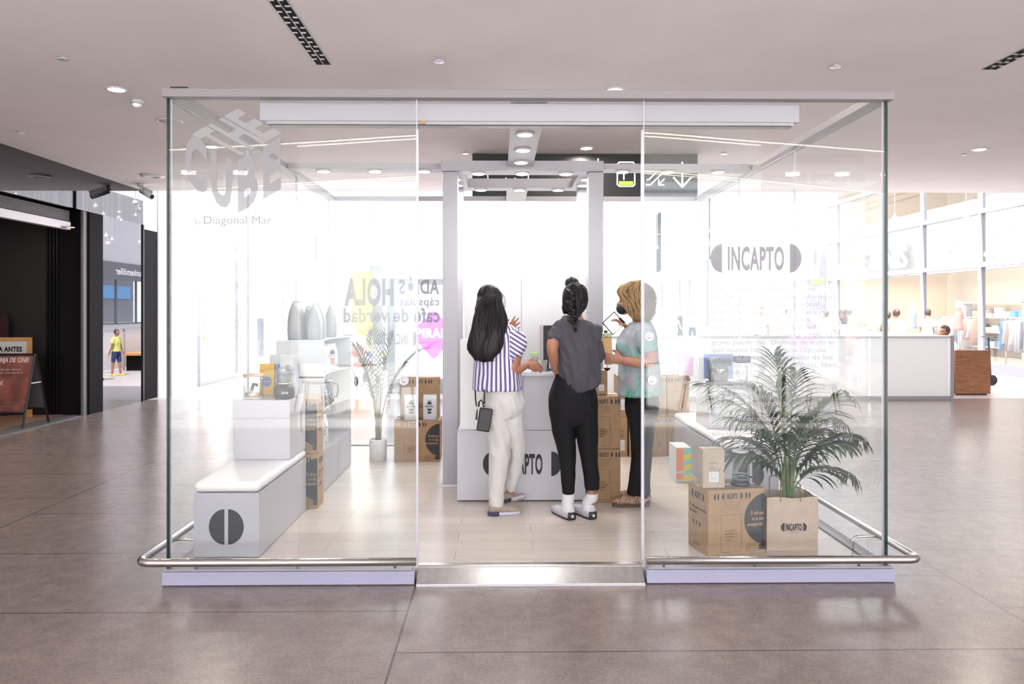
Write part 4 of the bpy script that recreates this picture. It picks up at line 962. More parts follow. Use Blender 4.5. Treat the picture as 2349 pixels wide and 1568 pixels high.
def slot(x0, x1, y0, y1, lb):
    t = empty('slot_diffuser', (x0, y0, CZ), 0, lb, 'air diffuser', 'linear slot diffusers in the ceiling'); w_ = x1 - x0; L = y1 - y0
    mb().box(0, 0, -.004, w_, L, -.0005).build('frame', 'alu_white', t)
    g = (w_ - .03) / 2
    for k in range(2):
        xa = .01 + k * (g + .01); mb().box(xa, .01, -.0055, xa + g, L - .01, -.0045).build('slot', 'dark_matt', t)
        b = mb()
        for q in range(int(L / .10)): b.box(xa + g * .35 * (q % 2), .03 + q * .10, -.0075, xa + g * (.65 + .35 * (q % 2)), .055 + q * .10, -.0056)
        b.build('air_vanes', 'alu', t)
slot(-1.54, -1.405, 1.9, 6.50, 'long black and grey slot diffuser running towards the viewer left of centre'); slot(4.08, 4.215, 1.9, 6.55, 'slot diffuser cut by the right edge of the picture')
# ------------------------------------------------------------------ hanging direction sign
t = empty('direction_sign', (-.37, 10.15, 0), 0, 'wide black hanging sign with pictograms and arrows above the kiosk', 'sign')
mb().box(0, 0, 3.03, 2.95, .12, 3.595).build('sign_board', 'near_black', t)
wp = mat('sign_white', (.85, .85, .82), .5, emit=.35, ecol=(.9, .95, .85)); gp = mat('sign_green', (.25, .9, .03), .5, emit=.9)
S = lambda px, py: (at(px, py, 10.15).x + .37, at(px, py, 10.15).z)
def stroke(b, pts, w_=.011): b.tube([(x, -.004, z) for x, z in pts], w_, 6, .003, (0, 1, 0)) if False else [b.box(0, 0, 0, 0, 0, 0) for _ in ()] or line(b, pts, w_)
def line(b, pts, w_, y=-.004):
    for i in range(len(pts) - 1):
        p, q = Vector(pts[i]), Vector(pts[i + 1]); d = q - p
        if d.length < 1e-6: continue
        n = Vector((-d.y, d.x)).normalized() * w_; e = d.normalized() * w_ * .5; p2 = p - e; q2 = q + e
        b.add([(p2.x - n.x, y, p2.y - n.y), (q2.x - n.x, y, q2.y - n.y), (q2.x + n.x, y, q2.y + n.y), (p2.x + n.x, y, p2.y + n.y)], [(0, 1, 2, 3)])
def icon(name, paths, m='sign_white', w_=.012):
    b = mb()
    for p in paths: line(b, [S(*q) for q in p], w_)
    b.build(name, m, t, fix=False)
icon('parking_pictogram', [[(1420, 372), (1452, 372), (1456, 377), (1456, 423), (1452, 427), (1421, 427), (1416, 423), (1416, 377), (1420, 372)], [(1431, 412), (1431, 380), (1444, 380), (1448, 386), (1444, 394), (1431, 394)]], w_=.009)
b = mb(); a = S(1420, 424); c = S(1452, 416); b.box(a[0], -.006, a[1], c[0], -.002, c[1]); b.build('green_bar', gp, t)
icon('escalator_pictogram', [[(1482, 424), (1492, 424), (1520, 396), (1530, 396)], [(1484, 412), (1488, 412), (1510, 390)], [(1524, 410), (1511, 423)], [(1511, 412), (1511, 424), (1523, 424)]], w_=.009)
icon('down_arrow', [[(1565, 372), (1565, 428)], [(1545, 407), (1565, 429), (1585, 407)]], w_=.012)
icon('divider_bar', [[(1372, 364), (1372, 436)]], w_=.009)
icon('toilet_pictogram', [[(1212, 382), (1212, 436)], [(1204, 396), (1220, 396)], [(1160, 408), (1166, 416), (1178, 414), (1182, 408)], [(1184, 420), (1192, 412)], [(1119, 400), (1119, 426)]], w_=.007)
o = mb().lathe([(.05, 0), (.05, .02)]).build('sign_lamp_reflection_plate', 'kraft_dark') ; bpy.data.objects.remove(o)
# ------------------------------------------------------------------ balustrade round the atrium
def rail_panel(x0, x1, y, lb):
    t = empty('balustrade', (x0, y, 0), 0, lb, 'balustrade', 'frosted glass balustrade panels'); L = x1 - x0
    mb().box(.01, 0, .06, L - .01, .02, 1.07).build('frosted_pane', 'rail_glass', t); mb().box(0, -.02, 0, L, .04, .06).build('base_channel', 'alu_white', t); mb().box(0, -.02, 1.07, L, .04, 1.11).build('hand_rail', 'gloss_white', t, bevel=.006)
xr = at(2178, 900, 13.45).x
xs_ = [-.6 + (xr + .6) * k / 6 for k in range(7)]
nm = ['first', 'second', 'third', 'fourth', 'fifth', 'last']
for k in range(6): rail_panel(xs_[k] + .005, xs_[k + 1] - .005, 13.45, 'frosted balustrade panel, %s from the left behind the kiosk' % nm[k] if k < 5 else 'frosted balustrade panel at the right end near the wooden bench')
t = empty('balustrade_end', (xr + .01, 13.43, 0), 0, 'pale end post and returning frosted panel of the balustrade', 'balustrade')
mb().box(0, 0, 0, .06, .06, 1.115).build('end_post', 'alu_white', t); mb().box(.02, .07, .06, .04, 3.8, 1.07).build('return_pane', 'rail_glass', t); mb().box(.0, .07, 1.07, .06, 3.8, 1.11).build('hand_rail', 'gloss_white', t)
# ------------------------------------------------------------------ wooden bench right
t = empty('wooden_bench', (8.34, 14.15, 0), 0, 'brown wooden bench with tall side panel right of the balustrade', 'bench')
mat('walnut', (.30, .125, .055), .45); nt = MATS['walnut'].node_tree
tc = nt.nodes.new('ShaderNodeTexCoord'); mp = nt.nodes.new('ShaderNodeMapping'); mp.inputs['Scale'].default_value = (3, 3, 38); n_ = nt.nodes.new('ShaderNodeTexNoise'); n_.inputs['Scale'].default_value = 1.6; n_.inputs['Detail'].default_value = 6; n_.inputs['Distortion'].default_value = .8
cr = nt.nodes.new('ShaderNodeValToRGB'); cr.color_ramp.elements[0].color = (.20, .075, .03, 1); cr.color_ramp.elements[1].color = (.42, .19, .085, 1); cr.color_ramp.elements[0].position = .3; cr.color_ramp.elements[1].position = .7
nt.links.new(tc.outputs['Object'], mp.inputs[0]); nt.links.new(mp.outputs[0], n_.inputs[0]); nt.links.new(n_.outputs[0], cr.inputs[0]); nt.links.new(cr.outputs[0], nt.nodes['Principled BSDF'].inputs['Base Color'])
mb().box(0, 0, .02, .66, .05, .82).build('side_panel', 'walnut', t, bevel=.004); mb().box(-.30, .06, .36, .62, 1.5, .41).build('seat', 'walnut', t, bevel=.004); mb().box(-.12, .07, 0, -.04, 1.4, .36).build('leg_panel', 'walnut', t); mb().box(.58, .06, .41, .64, 1.5, .80).build('backrest', 'walnut', t); mb().box(.03, .01, 0, .6, .04, .02).build('foot', 'near_black', t)
# ------------------------------------------------------------------ bench along the far walkway (it shows in the dark mirror wall)
t = empty('long_bench', (-3.1, 20.0, 0), 0, 'long wooden topped bench on the far walkway', 'bench')
mb().box(0, 0, .40, .55, 9, .46).build('seat', 'oak', t); 
for y in (.2, 3, 5.8, 8.5): mb().box(.05, y, 0, .5, y + .1, .40).build('support', 'dark_matt', t)
t = empty('walkway_balustrade', (-2.4, 16.5, 0), 0, 'balustrade behind the long bench, light panels with steel rail', 'balustrade')
mb().box(0, 0, .06, .03, 20, 1.0).build('frosted_pane', 'rail_glass', t); mb().box(-.01, 0, 1.07, .04, 20, 1.11).build('hand_rail', 'gloss_white', t)
for k in range(6): mb().box(-.005, k * 4, 0, .035, k * 4 + .04, 1.08).build('post', 'alu_white', t)
# ------------------------------------------------------------------ digital totem
v = at(907, 900, 14.6)
t = empty('digital_totem', (v.x, 14.6, 0), 0, 'grey digital totem with a bright blue white screen and magenta diamond', 'totem')
W_ = at(1030, 0, 14.6).x - v.x
mb().box(-.15, 0, 0, W_, .22, 2.15).build('housing', mat('totem_grey', (.42, .44, .46), .4), t, bevel=.01)
mb().box(.0, -.012, .28, W_ - .03, -.001, 2.03).build('screen', mat('screen_blue', (.55, .65, 1), .3, emit=1.1, ecol=(.60, .68, 1.0), col2=(.8, .85, 1)), t)
b = mb(); cx = at(995, 0, 14.6).x - v.x; cz_ = 1.13; b.add([(cx - .45, -.0135, cz_), (cx, -.0135, cz_ - .5), (cx + .45, -.0135, cz_), (cx, -.0135, cz_ + .42)], [(0, 1, 2, 3)]); b.build('magenta_diamond', mat('magenta_glow', (.8, .1, .9), .3, emit=1.0, ecol=(.50, .09, .80)), t, fix=False)
b = mb(); put_text(b, 'INSPIRARTE', cx - .68, cz_ - .08, 1.20, .16, .05, y=-.015); b.build('screen_words', mat('screen_white_glow', (1, 1, 1), .3, emit=1.2), t, fix=False)
# ------------------------------------------------------------------ A-board and wooden framed poster at the left
t = empty('a_board', (-6.55, 10.50, .015), 0, 'black folding A-board with a dark red food poster at the left edge', 'a-board')
# board faces the viewer; hinged along x
def tilt(y_top, y_bot, zt=1.0): return y_top, y_bot
bl = mb()
bx0, bx1 = -.75, .32
def bar(b, p, q, w_=.014): b.tube([p, q], w_, 6)
for name, yb, ytop in (('front_frame', -.28, -.012), ('back_frame', .30, .012)):
    b = mb()
    for x in (bx0, bx1): b.tube([(x, yb, 0), (x, ytop, .95)], .016, 4)
    for z in (.20, .945): y = yb + (ytop - yb) * z / .95; b.tube([(bx0, y, z), (bx1, y, z)], .016, 4)
    b.build(name, 'black_metal', t)
def slab(z0, z1, yb, ytop, off, x0=bx0, x1=bx1, th=.006):
    y0 = yb + (ytop - yb) * z0 / .95; y1 = yb + (ytop - yb) * z1 / .95
    return [(x0, y0 + off, z0), (x1, y0 + off, z0), (x1, y1 + off, z1), (x0, y1 + off, z1)]
mat('poster_meat', (.30, .10, .075), .35, col2=(.10, .045, .05), nscale=5)
b = mb(); f4 = slab(.21, .94, -.28, -.012, -.004); g4 = slab(.21, .94, -.28, -.012, .004); b.add(f4 + g4, [(0, 1, 2, 3), (7, 6, 5, 4), (0, 4, 5, 1), (1, 5, 6, 2), (2, 6, 7, 3), (3, 7, 4, 0)]); pb = b.build('poster', 'poster_meat', t)
b = mb(); f4 = slab(.21, .94, .30, .012, -.004); g4 = slab(.21, .94, .30, .012, .004); b.add(f4 + g4, [(0, 1, 2, 3), (7, 6, 5, 4), (0, 4, 5, 1), (1, 5, 6, 2), (2, 6, 7, 3), (3, 7, 4, 0)]); b.build('back_board', mat('board_grey', (.10, .10, .105), .5), t)
mb().tube([(bx1, -.12, .57), (bx1, .127, .57)], .009, 6).build('stay_bar', 'alu', t)
tl = (.268 / .95)
def on_board(b, fn):
    st = len(b.v); fn(b)
    for i in range(st, len(b.v)):
        x, y, z = b.v[i]; b.v[i] = (x, -.28 + tl * z - .006 + y, z)
b = mb(); on_board(b, lambda b: [put_text(b, '¡MENJA DE CINE!', -.22, .85, .48, .058, .05), put_text(b, 'Baguette Europa / Bravas', -.25, .745, .42, .02, .01), put_text(b, 'Complements / Cerveza 33 cl', -.28, .70, .48, .02, .01), put_text(b, "7'50€", -.20, .55, .17, .05, .03)]); b.build('poster_lettering', mat('poster_white', (.62, .50, .48), .5), t, fix=False)
b = mb(); on_board(b, lambda b: put_poly(b, [(-.12 + .115 * math.cos(a), .565 + .11 * math.sin(a)) for a in [2 * PI * i / 24 for i in range(24)]], .003)); b.build('black_disc', 'near_black', t, fix=False)
for (zz, hh, cc, nm) in ((.36, .045, 'skin_pale', 'bread_print'), (.30, .03, 'pink_box', 'ham_print')):
    b = mb(); on_board(b, lambda b: put_poly(b, [(bx0 + .02 + .98 * i / 16, zz - hh * (.7 + .3 * math.sin(i * 1.3))) for i in range(17)] + [(bx1 - .08 - .95 * i / 16, zz + hh * (.8 + .4 * math.sin(i * .9 + 1))) for i in range(17)], .002)); b.build(nm, mat('print_' + nm, (.52, .24, .17) if hh > .04 else (.5, .28, .27), .5, nz=.3, nscale=14), t, fix=False)
t = empty('framed_poster', (-7.09, 11.33, .013), 0, 'white poster with black letters in a pale wooden frame behind the A-board', 'poster stand')
mb().box(-.9, 0, 1.30 - .06, .30, .04, 1.30).box(-.9, 0, 0.35, .30, .04, .40).box(.24, .0, .401, .30, .04, 1.239).box(-.9, 0, .401, -.84, .04, 1.239).build('wooden_frame', mat('pine', (.62, .33, .12), .5, nz=.1), t)
mb().box(.22, .0, 0, .30, .04, .349).build('leg', 'pine', t); mb().box(-.9, 0, 0, -.82, .04, .349).build('leg', 'pine', t)
mb().box(-.84, .01, .40, .24, .02, 1.24).build('sheet', 'paper_white', t); t.scale = (1, 1, .885)
b = mb(); put_text(b, '¿CENA ANTES', -.36, 1.07, .53, .075, .045, y=.0085); b.build('sheet_lettering', 'near_black', t, fix=False)
o = mb().box(0, 0, -.43, .6, .05, 1.05).build('dark_red_board', mat('deep_red', (.035, .012, .012), .5)); o.location = (-7.83, 11.5, .45); tag(o, 'very dark red panel at the back left inside the shop', 'panel')
area('shop_warm_light', (-7.4, 9.2, 2.9), .5, .5, 13, col=(1, .78, .66)); 
# ------------------------------------------------------------------ hanging bulb pendants over the atrium
rp = random.Random(12)
b = mb()
for k in range(11): b.box(-5.23 + 1.6 * k, 16, 9.6, -5.17 + 1.6 * k, 66, 9.7)
for k in range(11): b.box(WL, 17 + 4.5 * k, 9.7, WR + .2, 17.1 + 4.5 * k, 9.8)
b.box(11.27, 16, 9.6, 11.33, 20, 9.7)
struct('ceiling_atrium_grid', b, 'alu_white')
LBP = 'round glass bulb hanging on a thin cord over the atrium'
PEND = {}
def pendant(x, y, zb):
    if zb in PEND: return dup(PEND[zb], (x, y, zb), label=LBP)
    t = empty('pendant_lamp', (x, y, zb), 0, LBP, 'pendant lamp', 'glass bulb pendants hanging over the atrium')
    mb().tube([(0, 0, .10), (0, 0, 9.6 - zb)], .005, 5).build('cord', 'paper_white', t); mb().lathe([(.02, .06), (.03, .065), (.015, .12)], n=8).build('socket', 'alu', t, True)
    mb().ball((0, 0, 0), .065, 10, (1, 1, 1.1)).build('bulb', mat('bulb_glass', (.80, .80, .80), .15), t, True); PEND[zb] = t; return t
for k in range(110):
    pendant(-5.2 + 1.6 * (k % 11), 18.5 + 2.1 * (k // 11) + rp.uniform(-.7, .7), rp.choice([3.3, 3.7, 4.1, 4.6, 5.2, 5.9]))
pendant(-3.6, 18.7, 3.95); pendant(-3.6, 19.4, 3.95)
for k in range(16): pendant(11.3, 16.86 + .07 * k, (2.6, 2.78, 2.7, 2.86)[k % 4])
# ------------------------------------------------------------------ terrace behind the viewer (shows in the glass)
t0 = empty('cafe_table', (2.3, -3.4, 0), 0, 'white round cafe table on the terrace behind the viewer', 'table', 'terrace tables reflected in the panes')
mb().lathe([(.40, .72), (.42, .73), (.42, .745), (.3, .748)], n=32).build('table_top', 'gloss_white', t0); mb().tube([(0, 0, .02), (0, 0, .72)], .03, 10).lathe([(.22, 0), (.2, .02)]).build('pedestal', 'black_metal', t0)
c0 = empty('cafe_chair', (1.5, -3.2, 0), R(20), 'white shell chair on the terrace behind the viewer', 'chair', 'terrace chairs reflected in the panes')
b = mb(); b.tube([(0, -.22, .44), (0, 0, .43), (0, .2, .45), (0, .25, .6), (0, .28, .82)], [.20, .23, .22, .21, .15], 12, .02, (1, 0, 0)); b.build('seat_shell', 'gloss_white', c0, True)
for x, y in ((-.2, -.2), (.2, -.2), (-.2, .2), (.2, .2)): mb().tube([(x * 1.15, y * 1.15, 0), (x * .8, y * .8, .43)], .014, 6).build('leg', 'black_metal', c0)
for k, (x, y, r) in enumerate(((-2.2, -3.0, 0), (4.2, -2.6, 0), (.2, -5, 0))): dup(t0, (x, y, 0), label='white round cafe table on the terrace behind the viewer, %s' % ['far left', 'far right', 'middle rear'][k])
for k, (x, y, r) in enumerate(((3.0, -2.9, 200), (-1.4, -2.6, -30), (-2.9, -3.2, 60), (3.5, -2.3, -60), (4.9, -2.9, 120))): dup(c0, (x, y, 0), R(r), 'white shell chair on the terrace behind the viewer, %s' % ['right of the first table', 'right of the left table', 'left of the left table', 'left of the right table', 'right of the right table'][k])

struct('trim_5', mb().box(-5, -8, 3.62, -4.9, -3.41, 3.72).box(6.4, -8, 3.62, 6.5, -3.41, 3.72).box(.9, -8, 3.62, 1.0, -3.41, 3.72).box(-6, -4.4, 3.56, 7.4, -4.3, 3.62), 'alu')
for k, (pts, lb) in enumerate(((((-4.6, -1.0, 3.55), (-2.4, -.45, 3.55), (-.6, .05, 3.55), (1.2, .22, 3.55), (3.2, -.35, 3.55), (5.3, -1.0, 3.55)), 'thin curved warm line lamp under the ceiling behind the viewer, nearer arc'),
                            (((-6.0, -4.35, 3.52), (-3.4, -3.3, 3.52), (-1.0, -2.55, 3.52), (1.5, -2.0, 3.52), (4.2, -3.0, 3.52), (6.8, -4.35, 3.52)), 'thin curved warm line lamp behind the viewer, farther arc'))):
    t = empty('line_lamp', pts[0], 0, lb, 'lamp', 'curved line lamps reflected in the panes'); p0_ = Vector(pts[0])
    mb().tube([Vector(p) - p0_ for p in catmull_pts(pts)], .005, 6).build('glowing_tube', mat('line_glow', (1, .9, .7), .4, emit=16, ecol=(1, .88, .66)), t)
    mb().tube([Vector(p) - p0_ + Vector((0, 0, .02)) for p in catmull_pts(pts)], .014, 4).build('housing', 'alu', t)
# ------------------------------------------------------------------ people
def catmull(rows, k=4):
    rows = [tuple(r) for r in rows]; out = []
    n = len(rows)
    for i in range(n - 1):
        p0, p1, p2, p3 = rows[max(i - 1, 0)], rows[i], rows[i + 1], rows[min(i + 2, n - 1)]
        for j in range(k):
            t = j / k; out.append(tuple(.5 * (2 * b_ + (c - a) * t + (2 * a - 5 * b_ + 4 * c - d) * t * t + (3 * b_ - a - 3 * c + d) * t ** 3) for a, b_, c, d in zip(p0, p1, p2, p3)))
    out.append(rows[-1]); return out
def limb(b, rows, side=(1, 0, 0), n=16, k=4):
    """rows of (point, half width along side, half depth)"""
    rr = catmull([(*p, a, c) for p, a, c in rows], k)
    b.tube([r[:3] for r in rr], [max(r[3], .002) for r in rr], n, [max(r[4], .002) for r in rr], side); return b
def solid(b, name, m, parent, voxel=.007, sm=4, fold=None, post=None):
    me = b.mesh(name); bm = bmesh.new(); bm.from_mesh(me); bmesh.ops.recalc_face_normals(bm, faces=bm.faces); bm.to_mesh(me); bm.free()
    o = bpy.data.objects.new(name, me); C.objects.link(o)
    md = o.modifiers.new('r', 'REMESH'); md.mode = 'VOXEL'; md.voxel_size = voxel
    if sm: s = o.modifiers.new('s', 'SMOOTH'); s.factor = .5; s.iterations = sm
    dg = bpy.context.evaluated_depsgraph_get(); m2 = bpy.data.meshes.new_from_object(o.evaluated_get(dg)); o.modifiers.clear(); o.data = m2; bpy.data.meshes.remove(me)
    m2.name = name
    if fold:
        amp, sx, sz = fold[:3]; ns = [v.normal.copy() for v in m2.vertices]
        for v, nn in zip(m2.vertices, ns):
            q = Vector((v.co.x * sx + v.co.z * sz * .55, v.co.y * sx, v.co.z * sz)); f = noise.noise(q) + .5 * noise.noise(q * 2.1 + Vector((3, 1, 7)))
            v.co += nn * amp * (1 - 2.2 * abs(f))
    if post:
        for v in m2.vertices: v.co = post(v.co)
    m2.materials.clear(); m2.materials.append(MATS[m] if isinstance(m, str) else m)
    m2.polygons.foreach_set('use_smooth', [True] * len(m2.polygons)); m2.update(); o.parent = parent; return o
def V(*a): return Vector(a)
def head(b, c, f, s=1.0, up=V(0, 0, 1)):
    """c centre of the skull, f face direction"""
    f = f.normalized(); r = f.cross(up).normalized()
    def P(x, y, z): return c + r * x * s + f * y * s + up * z * s
    def blob(x, y, z, rx, ry, rz, n=14):
        st = len(b.v); b.ball((0, 0, 0), 1, n); mt = Matrix((( *(r * rx * s), ), (*(f * ry * s),), (*(up * rz * s),))).transposed().to_4x4(); mt.translation = P(x, y, z); b.xf(mt, st)
    blob(0, -.012, .02, .074, .092, .092); blob(0, .03, -.03, .058, .060, .070); blob(0, .048, -.085, .034, .034, .024); blob(0, .06, .03, .055, .03, .04)
    b.tube([P(0, .085, .0), P(0, .103, -.025), P(0, .088, -.040)], [.007 * s, .013 * s, .010 * s], 8)
    blob(0, .086, -.062, .022, .012, .007, 8); blob(0, .084, -.073, .020, .011, .007, 8)
    for sx in (-1, 1): blob(sx * .076, -.005, -.012, .008, .018, .030, 8); blob(sx * .036, .066, -.022, .022, .02, .02, 8)
    return P
def hand(b, w_, d, nrm, side, curl=(.5, .5, .5, .5), s=1.0, tcurl=.4, spread=.018):
    d = d.normalized(); nrm = nrm.normalized(); side = side.normalized()
    b.tube([w_, w_ + d * .035 * s, w_ + d * .085 * s], [.026 * s, .038 * s, .036 * s], 12, [.018 * s, .015 * s, .012 * s], side)
    for i, (L, r) in enumerate(((.070, .0085), (.078, .0088), (.072, .0084), (.058, .0075))):
        p = w_ + d * (.083 - .004 * abs(i - 1)) * s + side * (1.5 - i) * .0185 * s; pts = [p - d * .01]; dv = (d + side * (1.5 - i) * spread * 4).normalized(); q = p.copy()
        for k in range(3):
            q = q + dv * L * (.45, .32, .23)[k] * s; pts.append(q.copy()); c = curl[i] * (.9 if k < 2 else .7); dv = (dv * math.cos(c) + nrm * math.sin(c)).normalized()
        b.tube([pts[0], p] + pts[1:], [r * s, r * 1.05 * s, r * s, r * .92 * s, r * .62 * s], 8)
    t0 = w_ + d * .02 * s + side * .028 * s; t1 = t0 + (d * .7 + side * .75 + nrm * .2).normalized() * .035 * s; t2 = t1 + (d * .9 + side * .25 + nrm * tcurl).normalized() * .032 * s; t3 = t2 + (d * .9 - side * .1 + nrm * tcurl * 1.4).normalized() * .022 * s
    b.tube([t0 - d * .01, t0, t1, t2, t3], [.012 * s, .013 * s, .0115 * s, .010 * s, .006 * s], 8)
def strands(b, gl, gr, n, depth, r=.0035, jit=.006, seed=1, wave=0.0, k=3, taper=.2):
    rd = random.Random(seed)
    for i in range(n):
        u = (i + .5) / n if n < 12 else rd.random(); lay = rd.uniform(.75, 1.0); pts = []; m_ = len(gl)
        j1 = [rd.uniform(-jit, jit) for _ in range(3)]; ph = rd.uniform(0, 6); e = rd.uniform(.88, 1.03)
        for q in range(m_):
            p = gl[q].lerp(gr[q], u); dd = depth(u, q / (m_ - 1)) * lay
            pts.append(V(p.x + j1[0] * (q / m_ + .3) + wave * math.sin(q * 1.7 + ph), p.y - dd + j1[1], p.z + j1[2] * .4 + (1 - e) * .10 * (q / (m_ - 1)) ** 3 * (1 if q > m_ * .6 else 0)))
        cp = catmull([tuple(p) for p in pts], k); L = len(cp); b.tube(cp, [r * (.6 + .6 * math.sin(PI * min(1, .15 + .8 * x / L))) * (1 - (1 - taper) * (x / L) ** 4) for x in range(L)], 5)
def shoe(b, heel, d, L=.26, w_=.048, hh=.075, sole=.028, toe=.045):
    d = d.normalized(); s_ = V(-d.y, d.x, 0)
    rows = [(0.0, .55, .9), (.05, .82, 1.0), (.25, .88, .95), (.45, .92, .72), (.70, 1.05, .55), (.88, .95, .46), (1.0, .45, .36)]
    rings = []
    for u, ww, h_ in rows:
        p = heel + d * L * u; r = []
        for q in range(14):
            a = 2 * PI * q / 14; z = (math.sin(a) + 1) / 2; r.append(p + s_ * w_ * ww * math.cos(a) * (1.0 if z < .5 else 1 - .35 * (z - .5)) + V(0, 0, sole * .6 + z * (hh * h_)))
        rings.append(r)
    b.ring_loft(rings)
def sole_geo(b, heel, d, L=.27, w_=.052, h_=.03, z0=0.0):
    d = d.normalized(); s_ = V(-d.y, d.x, 0); n = 24; out = []
    for q in range(n):
        a = 2 * PI * q / n; u = .5 - .5 * math.cos(a); ww = (.78 + .30 * u - .12 * math.sin(PI * u * 1.0)) * w_; out.append((heel + d * (L * u - .008) + s_ * math.copysign(abs(math.sin(a)) ** .6, math.sin(a)) * ww))
    b.ring_loft([[p + V(0, 0, z0) for p in out], [p + V(0, 0, z0 + h_) for p in out]])

# striped material in the shirt's own space
def striped(name, c1, c2, freq):
    m = bpy.data.materials.new(name); m.use_nodes = True; nt = m.node_tree; N = nt.nodes.new; L = nt.links.new; b = nt.nodes['Principled BSDF']; b.inputs['Roughness'].default_value = .85
    uv = N('ShaderNodeAttribute'); uv.attribute_name = 'stripe'; uv.attribute_type = 'GEOMETRY'
    mt = N('ShaderNodeMath'); mt.operation = 'MULTIPLY'; mt.inputs[1].default_value = freq; L(uv.outputs['Fac'], mt.inputs[0])
    fr = N('ShaderNodeMath'); fr.operation = 'FRACT'; L(mt.outputs[0], fr.inputs[0])
    rp = N('ShaderNodeValToRGB'); rp.color_ramp.interpolation = 'LINEAR'; e = rp.color_ramp.elements; e[0].position = .50; e[0].color = (*c1, 1); e[1].position = .54; e[1].color = (*c2, 1)
    for ps, c in ((.96, c2), (1.0, c1)): q = e.new(ps); q.color = (*c, 1)
    L(fr.outputs[0], rp.inputs[0]); L(rp.outputs[0], b.inputs['Base Color']); MATS[name] = m; return m
striped('stripe_shirt', (.70, .66, .80), (.115, .085, .20), 1)
def set_stripe(o, fn):
    a = o.data.attributes.new('stripe', 'FLOAT', 'POINT'); a.data.foreach_set('value', [fn(v.co) for v in o.data.vertices])

# ---- person with striped blouse and long dark hair
YA = 5.60; A0 = at(1150, 1178, YA); A0.z = KF
a = lambda px, py, dy=0: at(px, py, YA + dy) - A0
pA = empty('person', A0, 0, 'person in striped blouse and white trousers with very long dark hair', 'person')
b = mb(); hc = a(1127, 690, .02); fd = V(.62, .78, 0)
PH = head(b, hc, fd, 1.0)
limb(b, [(a(1131, 712, .02), .052, .055), (a(1134, 738, .01), .048, .052), (a(1139, 752, 0), .07, .07), (a(1142, 775, 0), .150, .095), (a(1146, 820, 0), .135, .10), (a(1150, 858, 0), .12, .095), (a(1152, 890, 0), .120, .10), (a(1154, 925, 0), .115, .10)])
limb(b, [(a(1182, 766, .02), .050, .055), (a(1188, 795, .0), .046, .048), (a(1178, 835, -.05), .042, .044), (a(1172, 850, -.06), .038, .040), (a(1192, 845, -.03), .032, .034), (a(1208, 836, .02), .026, .024)])
hand(b, a(1207, 836, .02), V(.72, .45, -.15), V(.25, -.2, -1), V(-.2, .4, .9), (.5, .6, .7, .7), 1.0)
limb(b, [(a(1105, 768, .0), .048, .055), (a(1098, 800, .10), .044, .046), (a(1110, 810, .22), .038, .040), (a(1140, 785, .30), .032, .033), (a(1158, 765, .30), .026, .024)])
hand(b, a(1158, 764, .30), V(.62, .1, .55), V(0, 1, 0), V(-.5, 0, .9), (.15, .1, .15, .1), 1.0, spread=.05)
for hp, kn, an in ((a(1138, 925), a(1147, 1030, -.01), a(1138, 1145, -.01)), (a(1172, 925, .02), a(1186, 1025, .08), a(1170, 1125, .16))):
    limb(b, [(hp, .068, .08), (hp.lerp(kn, .5), .06, .07), (kn, .046, .052), (kn.lerp(an, .4), .042, .048), (an, .033, .036), (an - V(0, 0, .05), .033, .036)])
solid(b, 'body', 'skin', pA, .006, 3)
b = mb()
limb(b, [(a(1139, 749, 0), .072, .078), (a(1142, 762, 0), .135, .09), (a(1143, 785, 0), .162, .112), (a(1141, 825, 0), .166, .118), (a(1141, 865, 0), .172, .130), (a(1141, 893, 0), .176, .135)], n=24)
limb(b, [(a(1172, 765, .0), .07, .075), (a(1184, 785, -.01), .074, .07), (a(1180, 806, -.04), .068, .062), (a(1178, 813, -.045), .062, .058)]); limb(b, [(a(1112, 768, .0), .07, .075), (a(1101, 790, .05), .07, .07), (a(1099, 812, .10), .066, .065)])
sh = solid(b, 'striped_blouse', 'stripe_shirt', pA, .007, 3, (.007, 9, 3.5))
shc = a(1184, 790, -.01)
def stf(co):
    cx = a(1141, 0).x; 
    if co.x > a(1168, 0).x and co.z > a(0, 822).z and (co - shc).length < .17 and co.z < a(0, 765).z + .02: return (co.z + .65 * co.x) * 30
    return math.atan2(co.x - cx, -(co.y) + .02) * .165 * 29 + (co.z * .8 if False else 0)
set_stripe(sh, stf)
b = mb()
limb(b, [(a(1152, 880, 0), .100, .090), (a(1153, 894, 0), .125, .108), (a(1154, 908, 0), .142, .125), (a(1155, 930, 0), .148, .130), (a(1157, 950, .01), .125, .115)], n=20)
limb(b, [(a(1138, 925), .095, .11), (a(1144, 975), .088, .10), (a(1147, 1030, -.01), .076, .08), (a(1142, 1090, -.01), .060, .066), (a(1137, 1160, -.01), .046, .053)])
limb(b, [(a(1172, 925, .02), .088, .11), (a(1180, 975, .04), .072, .095), (a(1186, 1025, .08), .060, .075), (a(1180, 1075, .12), .050, .06), (a(1170, 1121, .16), .041, .048)])
solid(b, 'white_trousers', 'white_cotton', pA, .007, 3, (.009, 9, 4))
for nm_, hl, dd in (('shoe', a(1122, 1172, -.01), V(.97, .22, 0)), ('shoe', a(1150, 1150, .10), V(.72, .62, 0))):
    b = mb(); z_ = .0 if hl.x < 0 or dd.x > .9 else .035; hl = V(hl.x, hl.y, z_)
    if z_: shoe(b, hl, dd, .225, .042, .085, .025)
    else: shoe(b, hl, dd, .235, .044, .085, .025)
    s_ = solid(b, nm_, 'suede', pA, .005, 2)
    b = mb(); sole_geo(b, hl, dd, .24, .048, .022, z_); b.build('white_sole', 'rubber_white', s_, True)
    b = mb(); sole_geo(b, hl - dd * .003, dd, .085, .050, .024, z_ - .0005); b.build('navy_heel', 'navy_sole', s_, True)
b = mb(); st = len(b.v)   # hair
